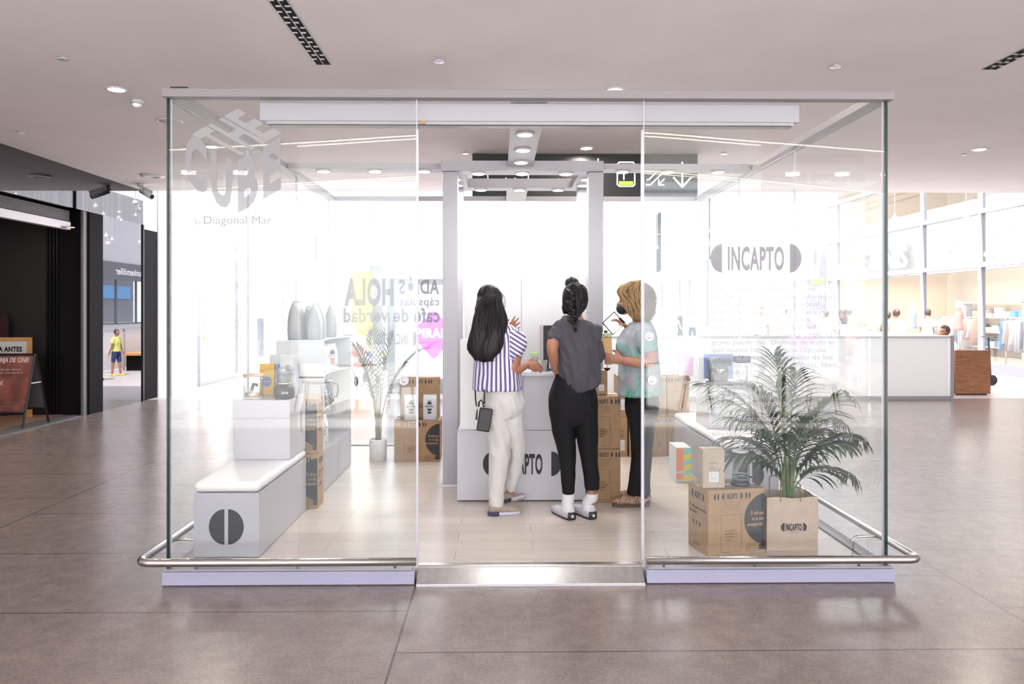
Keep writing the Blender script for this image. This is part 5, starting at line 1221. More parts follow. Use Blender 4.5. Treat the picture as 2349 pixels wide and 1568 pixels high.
limb(b, [(hc + V(-.005, -.005, .085), .055, .06), (hc + V(-.01, -.02, .055), .086, .095), (hc + V(-.012, -.03, 0), .090, .098), (a(1118, 715, -.08), .09, .07), (a(1118, 750, -.11), .112, .055), (a(1116, 790, -.125), .118, .045), (a(1118, 815, -.13), .085, .035), (a(1122, 826, -.13), .04, .02)], n=20)
solid(b, 'hair', 'hair_black', pA, .007, 2, (.004, 40, 4))
b = mb(); TT = hc + V(-.01, -.03, .105)
gl = [hc + V(-.01, -.0, .098), a(1104, 680, 0), a(1096, 700, 0), a(1088, 735, 0), a(1080, 770, 0), a(1076, 800, 0), a(1092, 824, 0)]
gr = [hc + V(.02, -.0, .098), a(1148, 680, 0), a(1153, 700, 0), a(1163, 735, 0), a(1160, 762, 0), a(1146, 795, 0), a(1136, 826, 0)]
dp = lambda u, v: (.03 + .115 * math.sin(PI * u) ** .6 * min(1, v * 3 + .2)) if v < .35 else (.07 + .10 * math.sin(PI * u) ** .6)
strands(b, gl, gr, 330, dp, .0048, .010, 3, .004); st_ = b.build('hair_strands', 'hair_black', pA, True)
b = mb(); strands(b, gl, [p.lerp(q, .45) for p, q in zip(gl, gr)], 22, lambda u, v: dp(u * .45, v) + .004, .0035, .012, 5, .005); b.build('brown_strands', 'hair_brown', pA, True)
b = mb()
for k in range(5): p = hc + V(.06 - .006 * k, .04, .06); b.tube(catmull([tuple(p), tuple(p + V(.035 + .003 * k, .01, -.02)), tuple(p + V(.045 + .002 * k, .0, -.09)), tuple(p + V(.02 + .008 * k, 0, -.13 - .012 * k))], 3), .0007, 4)
b.build('loose_strands', 'hair_black', pA)
b = mb(); P_ = PH; b.tube([P_(-.078 if False else .08, -.01, .0), P_(.078, .03, -.01), P_(.06, .07, -.03)], .0018, 5); b.tube([P_(.083, -.006, -.03), P_(.07, .05, -.07)], .0015, 5); b.build('mask_loop', 'paper_white', pA)
b = mb(); b.ball(P_(0, .075, -.055), .05, 12, (1.0, .8, 1.0)); b.build('face_mask', 'paper_white', pA, True)
tt = empty('shoulder_bag', a(1107, 992, -.13) + A0, R(0), 'small black shoulder bag hanging at the hip of the person in stripes', 'bag')
B0 = a(1107, 992, -.13); st = None
b = mb().box(-.047, -.018, .01, .047, .018, .175); b.xf(Matrix.Rotation(R(9), 4, 'Y')); o = b.build('bag_body', 'leather_black', tt, bevel=.010)
b = mb(); q = lambda *z: a(*z) - B0
b.tube([q(1093, 932, -.13), q(1091, 915, -.15), q(1090, 895, -.16)], .005, 6); b.tube([q(1111, 932, -.12), q(1111, 915, -.14), q(1111, 893, -.155)], .005, 6); b.build('strap', 'leather_black', tt)
b = mb(); b.tube([q(1098, 932, -.13), q(1099, 922, -.14), q(1103, 917, -.14), q(1108, 922, -.14), q(1109, 932, -.13)], .006, 8); b.build('wrist_loop', 'leather_black', tt, True)
b = mb(); b.ball(q(1094, 930, -.13), .008, 8); b.ball(q(1110, 928, -.13), .008, 8); b.build('ring', 'chrome', tt, True)
b = mb(); b.tube([q(1095, 938, -.14), q(1094, 945, -.155), q(1093, 962, -.155)], [.003, .006, .008], 6); b.build('tassel', 'leather_black', tt)

# ---- person in grey T-shirt
YB = 5.50; B00 = at(1320, 1188, YB); B00.z = KF
g = lambda px, py, dy=0: at(px, py, YB + dy) - B00
pB = empty('person', B00, 0, 'person in charcoal T-shirt and black trousers with hair bun, hand on hip', 'person')
b = mb(); hc = g(1319, 688, .0); PH = head(b, hc, V(-.15, 1, 0), 1.0)
limb(b, [(g(1320, 708, 0), .050, .055), (g(1321, 728, -.005), .046, .052), (g(1323, 738, -.005), .062, .060), (g(1322, 756, 0), .122, .07), (g(1324, 800, 0), .135, .09), (g(1318, 850, 0), .120, .095), (g(1315, 890, 0), .135, .105), (g(1314, 925, 0), .135, .11)])
limb(b, [(g(1287, 764, 0), .038, .045), (g(1272, 780, -.04), .046, .048), (g(1267, 800, -.09), .041, .043), (g(1271, 825, -.05), .036, .036), (g(1275, 850, .02), .027, .030)])
hand(b, g(1275, 848, .02), V(.15, .75, -.5), V(.9, 0, 0), V(0, -.3, .9), (.3, .3, .3, .3), .98)
limb(b, [(g(1362, 758, 0), .044, .048), (g(1365, 800, .02), .042, .045), (g(1366, 832, .08), .038, .040), (g(1358, 836, .2), .032, .034), (g(1345, 830, .30), .026, .026)])
hand(b, g(1345, 830, .30), V(-.4, .8, 0), V(0, 0, -1), V(-.7, -.2, 0), (.4, .4, .4, .5))
for hp, kn, an in ((g(1288, 930), g(1301, 1040, -.0), g(1304, 1145, 0)), (g(1342, 930), g(1351, 1040, .0), g(1358, 1140, .0))):
    limb(b, [(hp, .065, .08), (hp.lerp(kn, .5), .06, .07), (kn, .046, .052), (kn.lerp(an, .4), .040, .048), (an, .031, .034), (an - V(0, 0, .05), .031, .034)])
solid(b, 'body', 'skin', pB, .006, 3)
b = mb()
limb(b, [(g(1324, 734, -.005), .075, .074), (g(1322, 742, -.005), .140, .09), (g(1322, 757, 0), .176, .105), (g(1326, 790, -.005), .160, .122), (g(1327, 830, -.01), .150, .125), (g(1329, 878, -.01), .146, .13)], n=24)
limb(b, [(g(1352, 790, .0), .06, .07), (g(1353, 862, .0), .05, .08)])
limb(b, [(g(1323, 747, 0), .075, .042), (g(1300, 752, 0), .08, .045), (g(1279, 764, 0), .07, .045)], side=(0, 1, 0)); limb(b, [(g(1323, 747, 0), .075, .042), (g(1345, 753, 0), .08, .045), (g(1366, 768, 0), .07, .045)], side=(0, 1, 0))
limb(b, [(g(1290, 760, 0), .052, .065), (g(1277, 770, -.02), .056, .062), (g(1273, 784, -.05), .052, .056)]); limb(b, [(g(1346, 782, 0), .052, .07), (g(1366, 794, .01), .052, .066), (g(1371, 826, .06), .048, .060)])
z1, x1 = g(0, 850).z, g(1283, 0).x
def hem(co):
    # slanted hem: high on the left, longest right of centre, gathered on the right
    zc = g(0, 740).z
    if co.z < g(0, 800).z:
        u = (co.x - g(1280, 0).x) / (g(1375, 0).x - g(1280, 0).x); tgt = g(0, 852).z + (g(0, 894).z - g(0, 852).z) * (math.sin(PI * max(0, min(1, u / 1.15 + .02))) ** .8) - .022 * max(0, min(1, (u - .7) / .25))
        z0_ = g(0, 878).z; k = (g(0, 800).z - co.z) / (g(0, 800).z - z0_); co = co.copy(); co.z = g(0, 800).z + (tgt - g(0, 800).z) * k
    return co
solid(b, 'grey_t_shirt', 'grey_tee', pB, .007, 3, (.012, 11, 5), hem)
b = mb()
limb(b, [(g(1317, 856, .0), .118, .105), (g(1316, 880, 0), .146, .125), (g(1315, 910, 0), .172, .138), (g(1315, 945, 0), .170, .135), (g(1318, 972, .0), .14, .11)], n=22)
limb(b, [(g(1288, 930), .086, .12), (g(1293, 985), .080, .105), (g(1301, 1040), .060, .078), (g(1303, 1090, 0), .050, .064), (g(1304, 1131, 0), .041, .047)])
limb(b, [(g(1342, 930), .086, .12), (g(1346, 985), .078, .105), (g(1351, 1040), .064, .078), (g(1356, 1085, 0), .055, .066), (g(1359, 1121, 0), .050, .052)])
solid(b, 'black_trousers', 'black_cotton', pB, .007, 3, (.0045, 9, 4))
for hx, hz, ank in ((1310, 1186, 1304), (1358, 1186, 1358)):
    hl = g(hx, hz, -.05 if hx < 1340 else -.03); hl = V(hl.x, hl.y, 0); dd = V(-.36, .93, 0).normalized() if hx < 1340 else V(-.38, .92, 0).normalized()
    b = mb(); shoe(b, hl, dd, .25, .046, .075, .045)
    ap = g(ank, 1140, .0); top = hl + dd * .055; b.tube([top + V(0, 0, .05), top + V(0, 0, .10), V(ap.x, ap.y, .150), V(ap.x, ap.y, .175)], [.046, .044, .044, .045], 14, [.05, .048, .047, .047])
    s_ = solid(b, 'platform_trainer', 'canvas_white', pB, .005, 2)
    b = mb(); sole_geo(b, hl, dd, .275, .053, .040, .012); b.build('white_midsole', 'rubber_white', s_, True); b = mb(); sole_geo(b, hl, dd, .275, .054, .011, .0); b.build('black_outsole', 'rubber_black', s_)
    b = mb(); hq = hl - dd * .0105; sd = V(-dd.y, dd.x, 0); b.tube([hq - sd * .030 + V(0, 0, .03), hq + V(0, 0, .03) - dd * .006, hq + sd * .030 + V(0, 0, .03)], .006, 8, .027, -dd); b.build('black_heel_patch', 'rubber_black', s_)
    b = mb(); pts = []
    for i in range(10): r_ = .017 if i % 2 == 0 else .007; th = PI / 2 + i * PI / 5; pts.append(hq - dd * .0135 - sd * (r_ * math.cos(th)) * -1 + V(0, 0, .031 + r_ * math.sin(th)))
    b.add(pts, [tuple(range(10))]); b.build('white_star', 'canvas_white', s_, fix=False)
# hair with bun and plaited tail
b = mb(); limb(b, [(hc + V(0, -.0, .098), .04, .05), (hc + V(0, -.01, .075), .078, .085), (hc + V(0, -.02, .02), .088, .098), (hc + V(0, -.025, -.03), .084, .088), (hc + V(.0, -.05, -.075), .055, .045), (hc + V(.0, -.06, -.10), .03, .025)], n=20)
b.ball(g(1312, 649, -.01), .045, 14, (1.05, .95, .9)); b.tube([g(1312, 650, 0), g(1311, 637, 0), g(1310, 633, 0)], [.02, .01, .004], 8)
solid(b, 'hair', 'hair_black', pB, .006, 2, (.005, 34, 14))
b = mb()
gl = [g(1306, 652, 0), g(1295, 668, 0), g(1291, 690, 0), g(1296, 708, 0), g(1308, 724, 0), g(1314, 738, 0)]; gr = [g(1318, 652, 0), g(1340, 668, 0), g(1345, 690, 0), g(1341, 706, 0), g(1328, 722, 0), g(1320, 738, 0)]
strands(b, gl, gr, 150, lambda u, v: (.03 + .09 * math.sin(PI * u) ** .6) * (1 if v < .7 else 1.0), .004, .006, 8, .003)
b.build('hair_strands', 'hair_black', pB, True)
b = mb()   # plait
for k in range(11):
    u = k / 10; cx, cy = 1309 + 6 * u + 3 * math.sin(k * 1.1), 672 + 66 * u; r_ = .030 - .010 * u; c_ = g(cx, cy, -.105 + (.0 if u < .8 else .01)); off = .013 * (-1 if k % 2 else 1)
    b.tube([c_ + V(-off - .018, -.004, .020), c_ + V(off * .4, -.018, 0), c_ + V(off + .014, -.004, -.022)], [r_ * .45, r_ * .72, r_ * .4], 9)
for k in range(16): x = 1313 + (k % 5); b.tube([g(x, 735, -.11), g(x + 3, 745, -.125), g(x + 5 + k % 3, 757 + k % 6, -.135)], [.007, .004, .001], 5)
b.build('plait', 'hair_black', pB, True)
b = mb(); P_ = PH; b.ball(P_(0, .075, -.062), .055, 12, (1.0, .75, 1.0)); b.tube([P_(-.080, -.0, -.0), P_(-.082, .02, -.05), P_(-.055, .06, -.085)], [.003, .010, .02], 8); b.tube([P_(.080, -.0, -.0), P_(.080, .02, -.05), P_(.055, .06, -.085)], [.003, .006, .016], 8); b.build('black_mask', 'black_fabric', pB, True)
b = mb(); pp = P_(.086, -.012, -.065); b.tube([pp + V(.012 * math.cos(i * PI / 6), 0, .014 * math.sin(i * PI / 6) - .012) for i in range(13)], .0015, 5); b.build('hoop_earring', 'chrome', pB)
b = mb(); b.tube(catmull([tuple(g(1308, 733, -.03)), tuple(g(1322, 732, -.075)), tuple(g(1340, 730, -.035))], 4), .0015, 5); b.build('thin_necklace', mat('gold', (.8, .55, .25), .3, 1), pB)

# ---- blonde person in tie-dyed T-shirt, in profile
YC = 5.92; C0 = at(1462, 1158, YC); C0.z = KF
c = lambda px, py, dy=0: at(px, py, YC + dy) - C0
pC = empty('person', C0, 0, 'blonde person in profile, tie-dye T-shirt and black mask, holding a brown carton', 'person')
b = mb(); hc = c(1447, 688, 0); PH = head(b, hc, V(-1, .05, -.08), 1.0)
limb(b, [(c(1460, 706, 0), .055, .05), (c(1466, 728, 0), .055, .05), (c(1470, 742, 0), .075, .08), (c(1470, 760, 0), .10, .17), (c(1464, 795, 0), .125, .155), (c(1466, 840, 0), .125, .135), (c(1470, 880, 0), .115, .14), (c(1472, 925, 0), .105, .14)], side=(1, 0, 0))
limb(b, [(c(1476, 765, -.16), .052, .052), (c(1488, 800, -.19), .046, .046), (c(1497, 826, -.19), .042, .042), (c(1475, 832, -.19), .040, .042), (c(1450, 829, -.18), .034, .036), (c(1426, 826, -.15), .026, .029)], side=(0, 1, 0))
hand(b, c(1427, 826, -.155), V(-1, .12, .15), V(.3, 1, 0), V(.05, -.15, 1), (.35, .45, .5, .55), 1.02, tcurl=.9)
limb(b, [(c(1468, 765, .15), .050, .05), (c(1462, 800, .18), .046, .046), (c(1464, 806, .17), .042, .042), (c(1452, 775, .10), .038, .038), (c(1440, 750, .04), .028, .028)], side=(0, 1, 0))
hand(b, c(1441, 751, .04), V(-.85, -.05, .55), V(-.4, 0, -.8), V(0, -1, .1), (.7, .75, .8, .8), .98, tcurl=.5)
for dy in (-.085, .10):
    limb(b, [(c(1472, 930, dy), .09, .075), (c(1470, 985, dy), .075, .065), (c(1470, 1040, dy), .058, .055), (c(1471, 1085, dy), .055, .052), (c(1464, 1135, dy), .036, .034), (c(1464, 1142, dy), .036, .034)], side=(1, 0, 0))
    d_ = c(1472, 0, dy); b.tube([V(d_.x + .02, d_.y, .045), V(d_.x - .08, d_.y, .05), V(d_.x - .19, d_.y, .04), V(d_.x - .225, d_.y, .035)], [.035, .042, .04, .02], 12, [.03, .035, .02, .014], (0, 1, 0))
solid(b, 'body', 'skin_pale', pC, .006, 3)
b = mb()
limb(b, [(c(1467, 738, 0), .072, .085), (c(1468, 748, 0), .095, .155), (c(1467, 765, 0), .125, .182), (c(1461, 795, 0), .152, .178), (c(1465, 830, 0), .148, .172), (c(1468, 870, 0), .158, .185), (c(1470, 904, 0), .166, .193)], n=26)
limb(b, [(c(1472, 760, -.15), .068, .065), (c(1482, 785, -.19), .070, .066), (c(1487, 806, -.195), .064, .062)], side=(1, 0, 0)); limb(b, [(c(1468, 760, .14), .06, .065), (c(1463, 790, .17), .064, .06)], side=(1, 0, 0))
b.ball(c(1432, 796, -.07), .062, 12); b.ball(c(1432, 796, .07), .062, 12)
td = bpy.data.materials.new('tie_dye'); td.use_nodes = True; nt = td.node_tree; N = nt.nodes.new; L = nt.links.new; bs = nt.nodes['Principled BSDF']; bs.inputs['Roughness'].default_value = .9
tc = N('ShaderNodeTexCoord'); n1 = N('ShaderNodeTexNoise'); n1.inputs['Scale'].default_value = 3.6; n1.inputs['Detail'].default_value = 7; n1.inputs['Roughness'].default_value = .62; L(tc.outputs['Object'], n1.inputs['Vector'])
cr = N('ShaderNodeValToRGB'); e = cr.color_ramp.elements; e[0].position = .40; e[0].color = (.09, .25, .19, 1); e[1].position = .48; e[1].color = (.20, .35, .31, 1)
for ps, cc in ((.52, (.30, .32, .35, 1)), (.58, (.32, .30, .36, 1)), (.66, (.40, .46, .42, 1))): q_ = e.new(ps); q_.color = cc
L(n1.outputs['Fac'], cr.inputs[0]); L(cr.outputs[0], bs.inputs['Base Color']); MATS['tie_dye'] = td
solid(b, 'tie_dye_t_shirt', 'tie_dye', pC, .007, 3, (.009, 9, 4))
b = mb()
limb(b, [(c(1472, 876, 0), .120, .155), (c(1472, 915, 0), .128, .168), (c(1472, 945, 0), .120, .165), (c(1472, 965, 0), .10, .14)], n=22)
for dy in (-.085, .10): limb(b, [(c(1472, 930, dy), .112, .085), (c(1472, 985, dy), .092, .078), (c(1472, 1045, dy), .076, .068), (c(1468, 1090, dy), .078, .066), (c(1465, 1134, dy), .088, .068)])
solid(b, 'black_trousers', 'black_cotton', pC, .007, 3, (.004, 9, 4))
for dy in (-.085, .10):
    d_ = c(1475, 0, dy); hl = V(d_.x + .045, d_.y, 0); b = mb(); dd = V(-1, 0, 0)
    for i in range(9): u = .30 + i * .075; p = hl + dd * .27 * u; b.tube([p + V(.01, -.048, .03), p + V(0, -.030, .075 - .05 * (u - .3)), p + V(-.004, 0, .088 - .055 * (u - .3)), p + V(0, .030, .075 - .05 * (u - .3)), p + V(.01, .048, .03)], .011, 6)
    b.tube([hl + V(-.05, -.045, .04), hl + V(0, -.03, .07), hl + V(.008, 0, .075), hl + V(0, .03, .07), hl + V(-.05, .045, .04)], .012, 6)
    s_ = b.build('strappy_sandal', 'sandal_brown', pC, True); b = mb(); sole_geo(b, hl, dd, .285, .054, .030, 0); b.build('sole', mat('sole_brown', (.09, .06, .045), .7), s_)
b = mb(); hb = PH
limb(b, [(hc + V(.012, 0, .105), .05, .05), (hc + V(.015, 0, .08), .088, .078), (hc + V(.035, 0, .03), .098, .088), (hc + V(.045, 0, -.03), .092, .09), (hc + V(.05, 0, -.085), .078, .085), (hc + V(.045, 0, -.13), .05, .06)], n=20)
solid(b, 'hair', 'hair_blond', pC, .006, 2, (.006, 30, 8))
b = mb()
gl = [c(1450, 645, 0), c(1425, 654, 0), c(1415, 670, 0), c(1425, 686, 0), c(1437, 704, 0), c(1441, 720, 0), c(1450, 733, 0)]; gr = [c(1465, 644, 0), c(1490, 660, 0), c(1498, 680, 0), c(1499, 700, 0), c(1496, 716, 0), c(1492, 727, 0), c(1484, 738, 0)]
strands(b, gl, gr, 420, lambda u, v: .045 + .065 * math.sin(PI * (u * .8 + .1)) ** .6 * min(1, v * 4 + .3), .0027, .010, 9, .010)
b.build('hair_strands', 'hair_blond', pC, True)
b = mb(); strands(b, gl, [p.lerp(q, .55) for p, q in zip(gl, gr)], 170, lambda u, v: .050 + .066 * math.sin(PI * (u * .48 + .1)) ** .6 * min(1, v * 4 + .3), .0026, .010, 19, .010); b.build('light_strands', 'hair_blond_light', pC, True)
b = mb(); b.ball(hb(0, .062, -.060), .058, 16, (.88, .80, .80)); b.tube([hb(-.05, .05, -.04), hb(-.078, .0, -.0)], .003, 5); b.tube([hb(-.05, .04, -.09), hb(-.08, -.01, -.03)], .003, 5); b.build('black_mask', 'black_fabric', pC, True)
for sx in (-1, 1): mb().ball(hb(sx * .033, .080, -.005), .008, 10).build('eye', 'hair_brown', pC, True)
b = mb(); p = c(1431, 828, -.16); b.tube([p + V(0, .032 * math.cos(i * PI / 6), .034 * math.sin(i * PI / 6)) for i in range(13)], .004, 6); b.build('coral_wristband', 'coral', pC, True)
# held things
T0 = c(1394, 836, -.10) + C0
t = empty('drink_carton', T0, 0, 'brown tapering carton with green band and dark cap in the hand of the blonde person', 'drink carton')
b = mb(); b.ring_loft([[(x * w_ * 1.0 - .004 * 0 + tx, y * w_ * .9, z) for x, y in ((-1, -1), (1, -1), (1, 1), (-1, 1))] for z, w_, tx in ((0, .027, .006), (.13, .031, -.002), (.205, .034, -.008))]); b.build('carton_body', mat('tan_pack', (.52, .29, .10), .4), t, bevel=.004)
b = mb(); b.ring_loft([[(x * w_ + tx, y * w_ * .9, z) for x, y in ((-1, -1), (1, -1), (1, 1), (-1, 1))] for z, w_, tx in ((.206, .0345, -.008), (.236, .0355, -.009), (.240, .030, -.009))]); b.build('green_band', mat('green_pack', (.10, .20, .06), .4, col2=(.6, .6, .45), nscale=60), t, bevel=.003)
mb().lathe([(.014, .241), (.014, .255), (.010, .258)], (-.015, 0, 0)).build('cap', 'near_black', t, True)
mb().tube([(-.004, 0, -.001), (-.004, 0, -.03)], .002, 6).lathe([(.006, -.046), (.022, -.036), (.026, -.024), (.024, -.024), (.006, -.030)], (-.004, 0, 0)).build('hanging_scoop', 'near_black', t)
T1 = c(1407, 741, .02) + C0
t = empty('clear_tray', T1, 0, 'clear square lid with black rim held by the blonde person', 'lid')
b = mb(); hw = .087; sq_ = [(-hw * .95, 0, .004), (.008, 0, hw), (hw, 0, -.008), (-.004, 0, -hw), (-hw * .95, 0, .004)]; b.tube(sq_, .006, 6); b.build('black_rim', 'near_black', t)
b = mb(); b.add([V(*p) * .98 + V(0, -.001, 0) for p in sq_[:4]] + [V(*p) * .9 + V(0, .035, 0) for p in sq_[:4]], [(4, 5, 6, 7), (0, 1, 5, 4), (1, 2, 6, 5), (2, 3, 7, 6), (3, 0, 4, 7)]); b.build('clear_dish', 'clear_glass', t)
mb().tube([(.045, -.005, .04), (.085, -.01, .0)], .010, 8).build('grip', 'near_black', t)

# ---- far people: one continuous body each, with hair and clothes
def walker(loc, rz, H, shirt, legs, hairm, label, seed=0, skirt=False, longhair=False, sleeve=True, bag=None, sit=False, arms=0, grp='people walking beyond the balustrade', curly=False, shoes='near_black'):
    k = H / 1.70; rd = random.Random(seed); t = empty('person', loc, rz, label, 'person', grp)
    P = lambda x, y, z: V(x, y, z) * k       # faces +y
    step = rd.uniform(.08, .16); b = mb(); head(b, P(0, .02, 1.58), V(0, 1, 0), k * 1.02)
    if sit: zb = -.42; hip = .52
    else: zb = 0; hip = .93
    dz = -.0 if not sit else -.43
    def Q(x, y, z): return P(x, y, z + dz)
    b = mb(); head(b, Q(0, .12 if sit else .02, 1.56), V(0, 1, -.3 if sit else 0), k * 1.02); ly = .10 if sit else 0
    limb(b, [(Q(0, ly, 1.50), .05 * k, .05 * k), (Q(0, ly * .9, 1.42), .055 * k, .055 * k), (Q(0, ly * .7, 1.37), .14 * k, .085 * k), (Q(0, ly * .5, 1.22), .155 * k, .11 * k), (Q(0, ly * .2, 1.05), .13 * k, .10 * k), (Q(0, 0, .92), .155 * k, .115 * k), (Q(0, 0, .86), .14 * k, .11 * k)])
    for s in (-1, 1):
        if arms and s > 0 or arms == 2: el, wr = Q(s * .24, .08 + ly, 1.08), Q(s * .15, .30 + ly, 1.12)
        else: el, wr = Q(s * .23, .0 + ly * .6, 1.10), Q(s * .24, .08 * s + ly, .88)
        limb(b, [(Q(s * .165, ly * .7, 1.36), .05 * k, .05 * k), (Q(s * .20, ly * .6, 1.26), .048 * k, .048 * k), (el, .038 * k, .038 * k), (wr, .026 * k, .028 * k)])
        dd = (wr - el).normalized(); hand(b, wr, dd, V(-s, 0, 0), V(0, 1, .01).cross(dd).cross(dd) * -1 if False else V(0, 1, 0.01), (.3, .3, .3, .3), k)
        if sit: kn, an = Q(s * .11, .42, .90), Q(s * .11, .42, .50)
        else: kn, an = Q(s * .095, s * step * .6, .50), Q(s * .10, s * step, .08)
        limb(b, [(Q(s * .085, .0, .90), .085 * k, .09 * k), (Q(s * .085, .0, .90).lerp(kn, .5), .072 * k, .08 * k), (kn, .054 * k, .056 * k), (kn.lerp(an, .35), .052 * k, .055 * k), (an, .036 * k, .038 * k)])
        b.tube([an + P(0, -.06, -.045), an + P(0, .04, -.04), an + P(0, .14, -.055)], [.035 * k, .042 * k, .03 * k], 10, [.03 * k, .032 * k, .018 * k], (1, 0, 0))
    body = solid(b, 'body', 'skin_pale', t, .011 * k, 2)
    b = mb(); limb(b, [(Q(0, ly * .8, 1.405), .075 * k, .07 * k), (Q(0, ly * .7, 1.37), .15 * k, .095 * k), (Q(0, ly * .5, 1.22), .175 * k, .125 * k), (Q(0, ly * .2, 1.05), .155 * k, .118 * k), (Q(0, 0, .88 if not skirt else .86), .175 * k, .13 * k)])
    if skirt: limb(b, [(Q(0, 0, .95), .16 * k, .13 * k), (Q(0, 0, .7), .2 * k, .17 * k), (Q(0, 0, .45), .24 * k, .2 * k)])
    if sleeve:
        for s in (-1, 1): limb(b, [(Q(s * .15, ly * .7, 1.36), .065 * k, .065 * k), (Q(s * .205, ly * .6, 1.26), .062 * k, .062 * k), (Q(s * .22, ly * .6, 1.17), .058 * k, .058 * k)])
    solid(b, 'shirt' if not skirt else 'dress', shirt, t, .012 * k, 2, (.006, 7, 3))
    if not skirt:
        b = mb(); limb(b, [(Q(0, 0, .93), .16 * k, .12 * k), (Q(0, 0, .84), .165 * k, .125 * k)])
        for s in (-1, 1):
            if sit: kn, an = Q(s * .11, .42, .90), Q(s * .11, .42, .60)
            else: kn, an = Q(s * .095, s * step * .6, .50), Q(s * .10, s * step * .9, .18)
            limb(b, [(Q(s * .085, .0, .88), .095 * k, .10 * k), (Q(s * .085, 0, .88).lerp(kn, .5), .085 * k, .09 * k), (kn, .068 * k, .07 * k)] + ([(an, .055 * k, .055 * k)] if legs != 'shorts_navy' else []))
        solid(b, 'trousers', legs, t, .012 * k, 2)
    b = mb(); hcz = Q(0, (.12 if sit else .02) - .018, 1.585)
    st = len(b.v); b.ball(hcz, .098 * k, 12, (.88, 1.0, 1.02))
    if longhair:
        b.tube([hcz + P(0, -.03, 0), hcz + P(0, -.09, -.12), hcz + P(0, -.11, -.24), hcz + P(0, -.11, -.36)], [.09 * k, .11 * k, .12 * k if curly else .09 * k, .05 * k], 12, [.06 * k, .05 * k, .05 * k, .02 * k], (1, 0, 0))
    hr = solid(b, 'hair', hairm, t, .010 * k, 1, (.012 if curly else .004, 26, 20))
    # clear the face
    for v in hr.data.vertices:
        r_ = v.co - hcz
        if r_.y > .03 * k and r_.z < .045 * k: v.co.y = hcz.y + .03 * k + (r_.y - .03 * k) * .1
    for s in (-1, 1):
        an = Q(s * .11, .42, .50) if sit else Q(s * .10, s * step, .08)
        b = mb(); b.tube([an + P(0, -.075, -.05), an + P(0, .04, -.045), an + P(0, .155, -.06)], [.04 * k, .048 * k, .035 * k], 10, [.036 * k, .038 * k, .022 * k], (1, 0, 0)); b.build('shoe', shoes, t, True)
    if bag:
        q = empty('backpack', (0, 0, 0)); bpy.data.objects.remove(q)
        zt_ = 1.12
        o = mb().box(-.14 * k, -.26 * k, (zt_ - .2) * k, .14 * k, -.13 * k, (zt_ + .2) * k).build('backpack', bag, None, bevel=.05 * k, seg=4); o.location = loc; o.rotation_euler = (0, 0, rz)
        tag(o, 'backpack carried by the ' + label, 'backpack', 'backpacks')
        mb().box(-.10 * k, -.29 * k, (zt_ - .16) * k, .10 * k, -.255 * k, (zt_ + .02) * k).build('front_pocket', bag, o, bevel=.015 * k)
        b = mb()
        for s in (-1, 1): b.tube([P(s * .09, -.13, zt_ + .17), P(s * .10, -.10, 1.40), P(s * .10, .02, 1.42), P(s * .11, .125, 1.3), P(s * .12, .10, 1.1), P(s * .13, -.12, 1.0)], .014 * k, 6)
        b.build('strap', bag, o)
    return t
mat('wh', (.80, .80, .84), .8); mat('brown_top', (.22, .17, .13), .8); mat('apricot', (.85, .52, .30), .8); mat('shorts_navy', (.04, .05, .14), .8); mat('grey_bag', (.42, .45, .55), .7); mat('denim', (.16, .22, .38), .8); mat('yellow_polo', (.72, .74, .20), .8); mat('ltblue', (.62, .72, .92), .8); mat('hair_dark', (.05, .035, .03), .6); mat('grey_tee2', (.28, .28, .31), .8); mat('hair_curly', (.50, .32, .16), .7)
def wk(px, Y, top, **kw):
    v = at(px, 700, Y); H = HC + (712 - top) / F * Y; return (v.x, v.y, 0), H
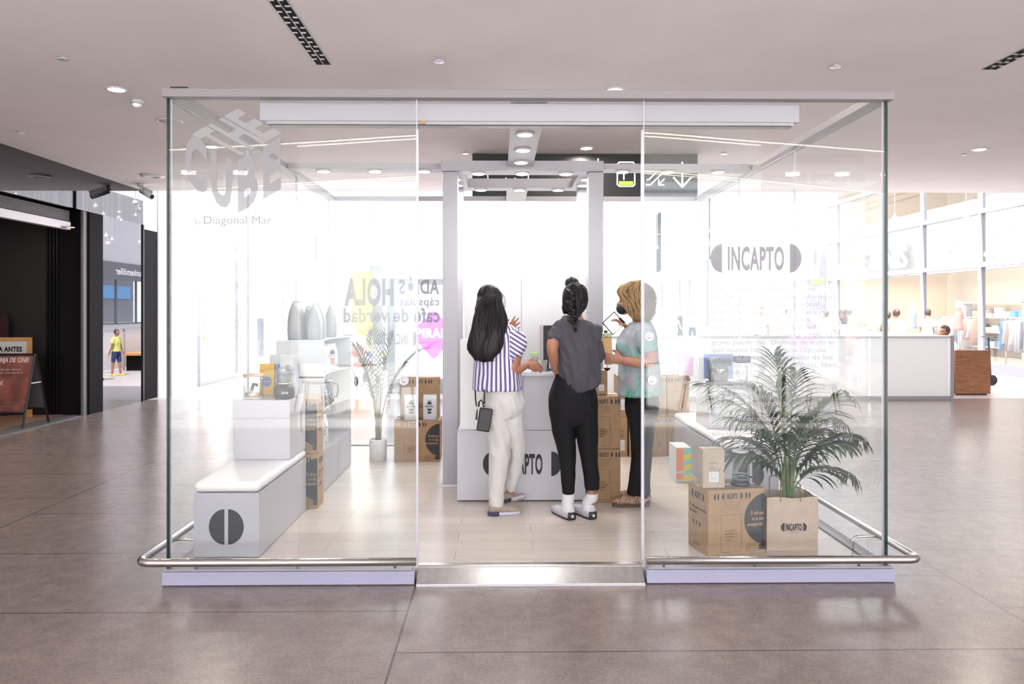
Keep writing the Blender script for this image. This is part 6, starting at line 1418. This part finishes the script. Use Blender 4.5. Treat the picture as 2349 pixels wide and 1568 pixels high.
for px, Y, top, rz, kw in (
    (1893, 18.6, 709, R(70), dict(shirt='wh', legs='denim', hairm='hair_brown', label='person in white top, leftmost of the group beyond the balustrade')),
    (1931, 18.0, 708, R(5), dict(shirt='brown_top', legs='denim', hairm='hair_dark', label='person in brown T-shirt with pale grey backpack', bag='grey_bag', longhair=True)),
    (1946, 19.4, 704, R(10), dict(shirt='wh', legs='denim', hairm='hair_brown', label='person half hidden behind the one in brown T-shirt')),
    (1976, 18.4, 709, R(-15), dict(shirt='apricot', legs='denim', hairm='hair_curly', label='person in apricot dress with long curly fair hair', skirt=True, longhair=True, curly=True)),
    (2036, 18.8, 712, R(-20), dict(shirt='black_cotton', legs='denim', hairm='hair_dark', label='person in black sleeveless top walking right beyond the balustrade', sleeve=False)),
    (2056, 17.6, 706, R(0), dict(shirt='wh', legs='denim', hairm='hair_brown', label='person in white sleeveless top just right of the kiosk corner', sleeve=False, bag='wh')),
    (2133, 20.5, 706, R(-60), dict(shirt='grey_tee2', legs='denim', hairm='hair_dark', label='person in grey T-shirt before the second window bay')),
    (1745, 21.5, 702, R(180), dict(shirt='grey_tee2', legs='black_cotton', hairm='hair_dark', label='person in grey far behind the palm leaves')),
    (1808, 24.0, 706, R(200), dict(shirt='wh', legs='denim', hairm='hair_brown', label='person in pale clothes far behind the frosted text')),
    (1588, 35.0, 712, R(120), dict(shirt='wh', legs='black_cotton', hairm='hair_dark', label='tiny person before the far grey shop front, right one')),
    (1560, 36.0, 710, R(60), dict(shirt='black_cotton', legs='black_cotton', hairm='hair_curly', label='tiny person in black before the far grey shop front')),
    (797, 17.2, 722, R(-147), dict(shirt='ltblue', legs='wh', hairm='hair_dark', label='person in pale blue top pushing the stroller at the left', arms=2)),
    (682, 19.0, 716, R(100), dict(shirt='wh', legs='wh', hairm='hair_brown', label='person in white behind the silver pouches at the left'))):
    loc, H = wk(px, Y, top); 
    if loc[0] > 11.4: loc = (11.35, loc[1], 0)
    walker(loc, rz, H, seed=px, **kw)
walker((8.74, 15.0, 0), R(95), 1.72, 'wh', 'brown_top', 'hair_dark', 'person in white shirt sitting bent forward on the wooden bench', 7, sit=True, arms=2)
walker((-3.13, 18.6, 0), R(100), 1.12, 'yellow_polo', 'shorts_navy', 'hair_dark', 'child in yellow polo and dark shorts reflected in the dark wall panel', 3, shoes='yellow')
# stroller
v = at(827, 860, 16.5); t = empty('stroller', (v.x, v.y, 0), R(32), 'pink red hooded stroller at the left beyond the rear glass', 'stroller')
b = mb(); b.tube([(0, -.25, .55), (0, -.05, .42), (0, .2, .5), (0, .3, .85)], [.17, .2, .2, .15], 12, [.05, .08, .09, .04], (1, 0, 0)); b.build('seat', mat('stroller_pink', (.78, .30, .26), .7), t, True)
b = mb(); b.ball((0, .15, .85), .24, 14, (.85, 1, .85)); b.build('hood', 'stroller_pink', t, True)
b = mb()
for s in (-.22, .22): b.tube([(s, -.35, .1), (s, .1, .5), (s, .45, 1.02)], .012); b.tube([(s, .35, .12), (s, 0, .55)], .012)
b.tube([(-.22, .45, 1.02), (.22, .45, 1.02)], .018); b.build('frame', 'black_metal', t)
for x in (-.24, .24):
    for y in (-.35, .35):
        b = mb(); b.tube([(x - .015, y, .1), (x + .015, y, .1)], .10, 16); b.build('wheel', 'rubber_black', t)
# scooter leaning behind the wooden bench
t = empty('push_scooter', (10.16, 15.95, 0), R(0), 'dark scooter standing behind the wooden bench, wheels showing on both sides', 'scooter')
for x in (-.95, .02): mb().tube([(x, .0, .11), (x, .04, .11)], .11, 18).build('wheel', 'rubber_black', t)
mb().box(-.9, .0, .10, 0, .04, .13).build('deck', 'near_black', t); mb().tube([(.0, .02, .12), (-.05, .02, 1.0)], .018).build('steering_column', 'near_black', t); mb().tube([(-.05, -.2, 1.0), (-.05, .24, 1.0)], .014).build('handlebar', 'near_black', t)
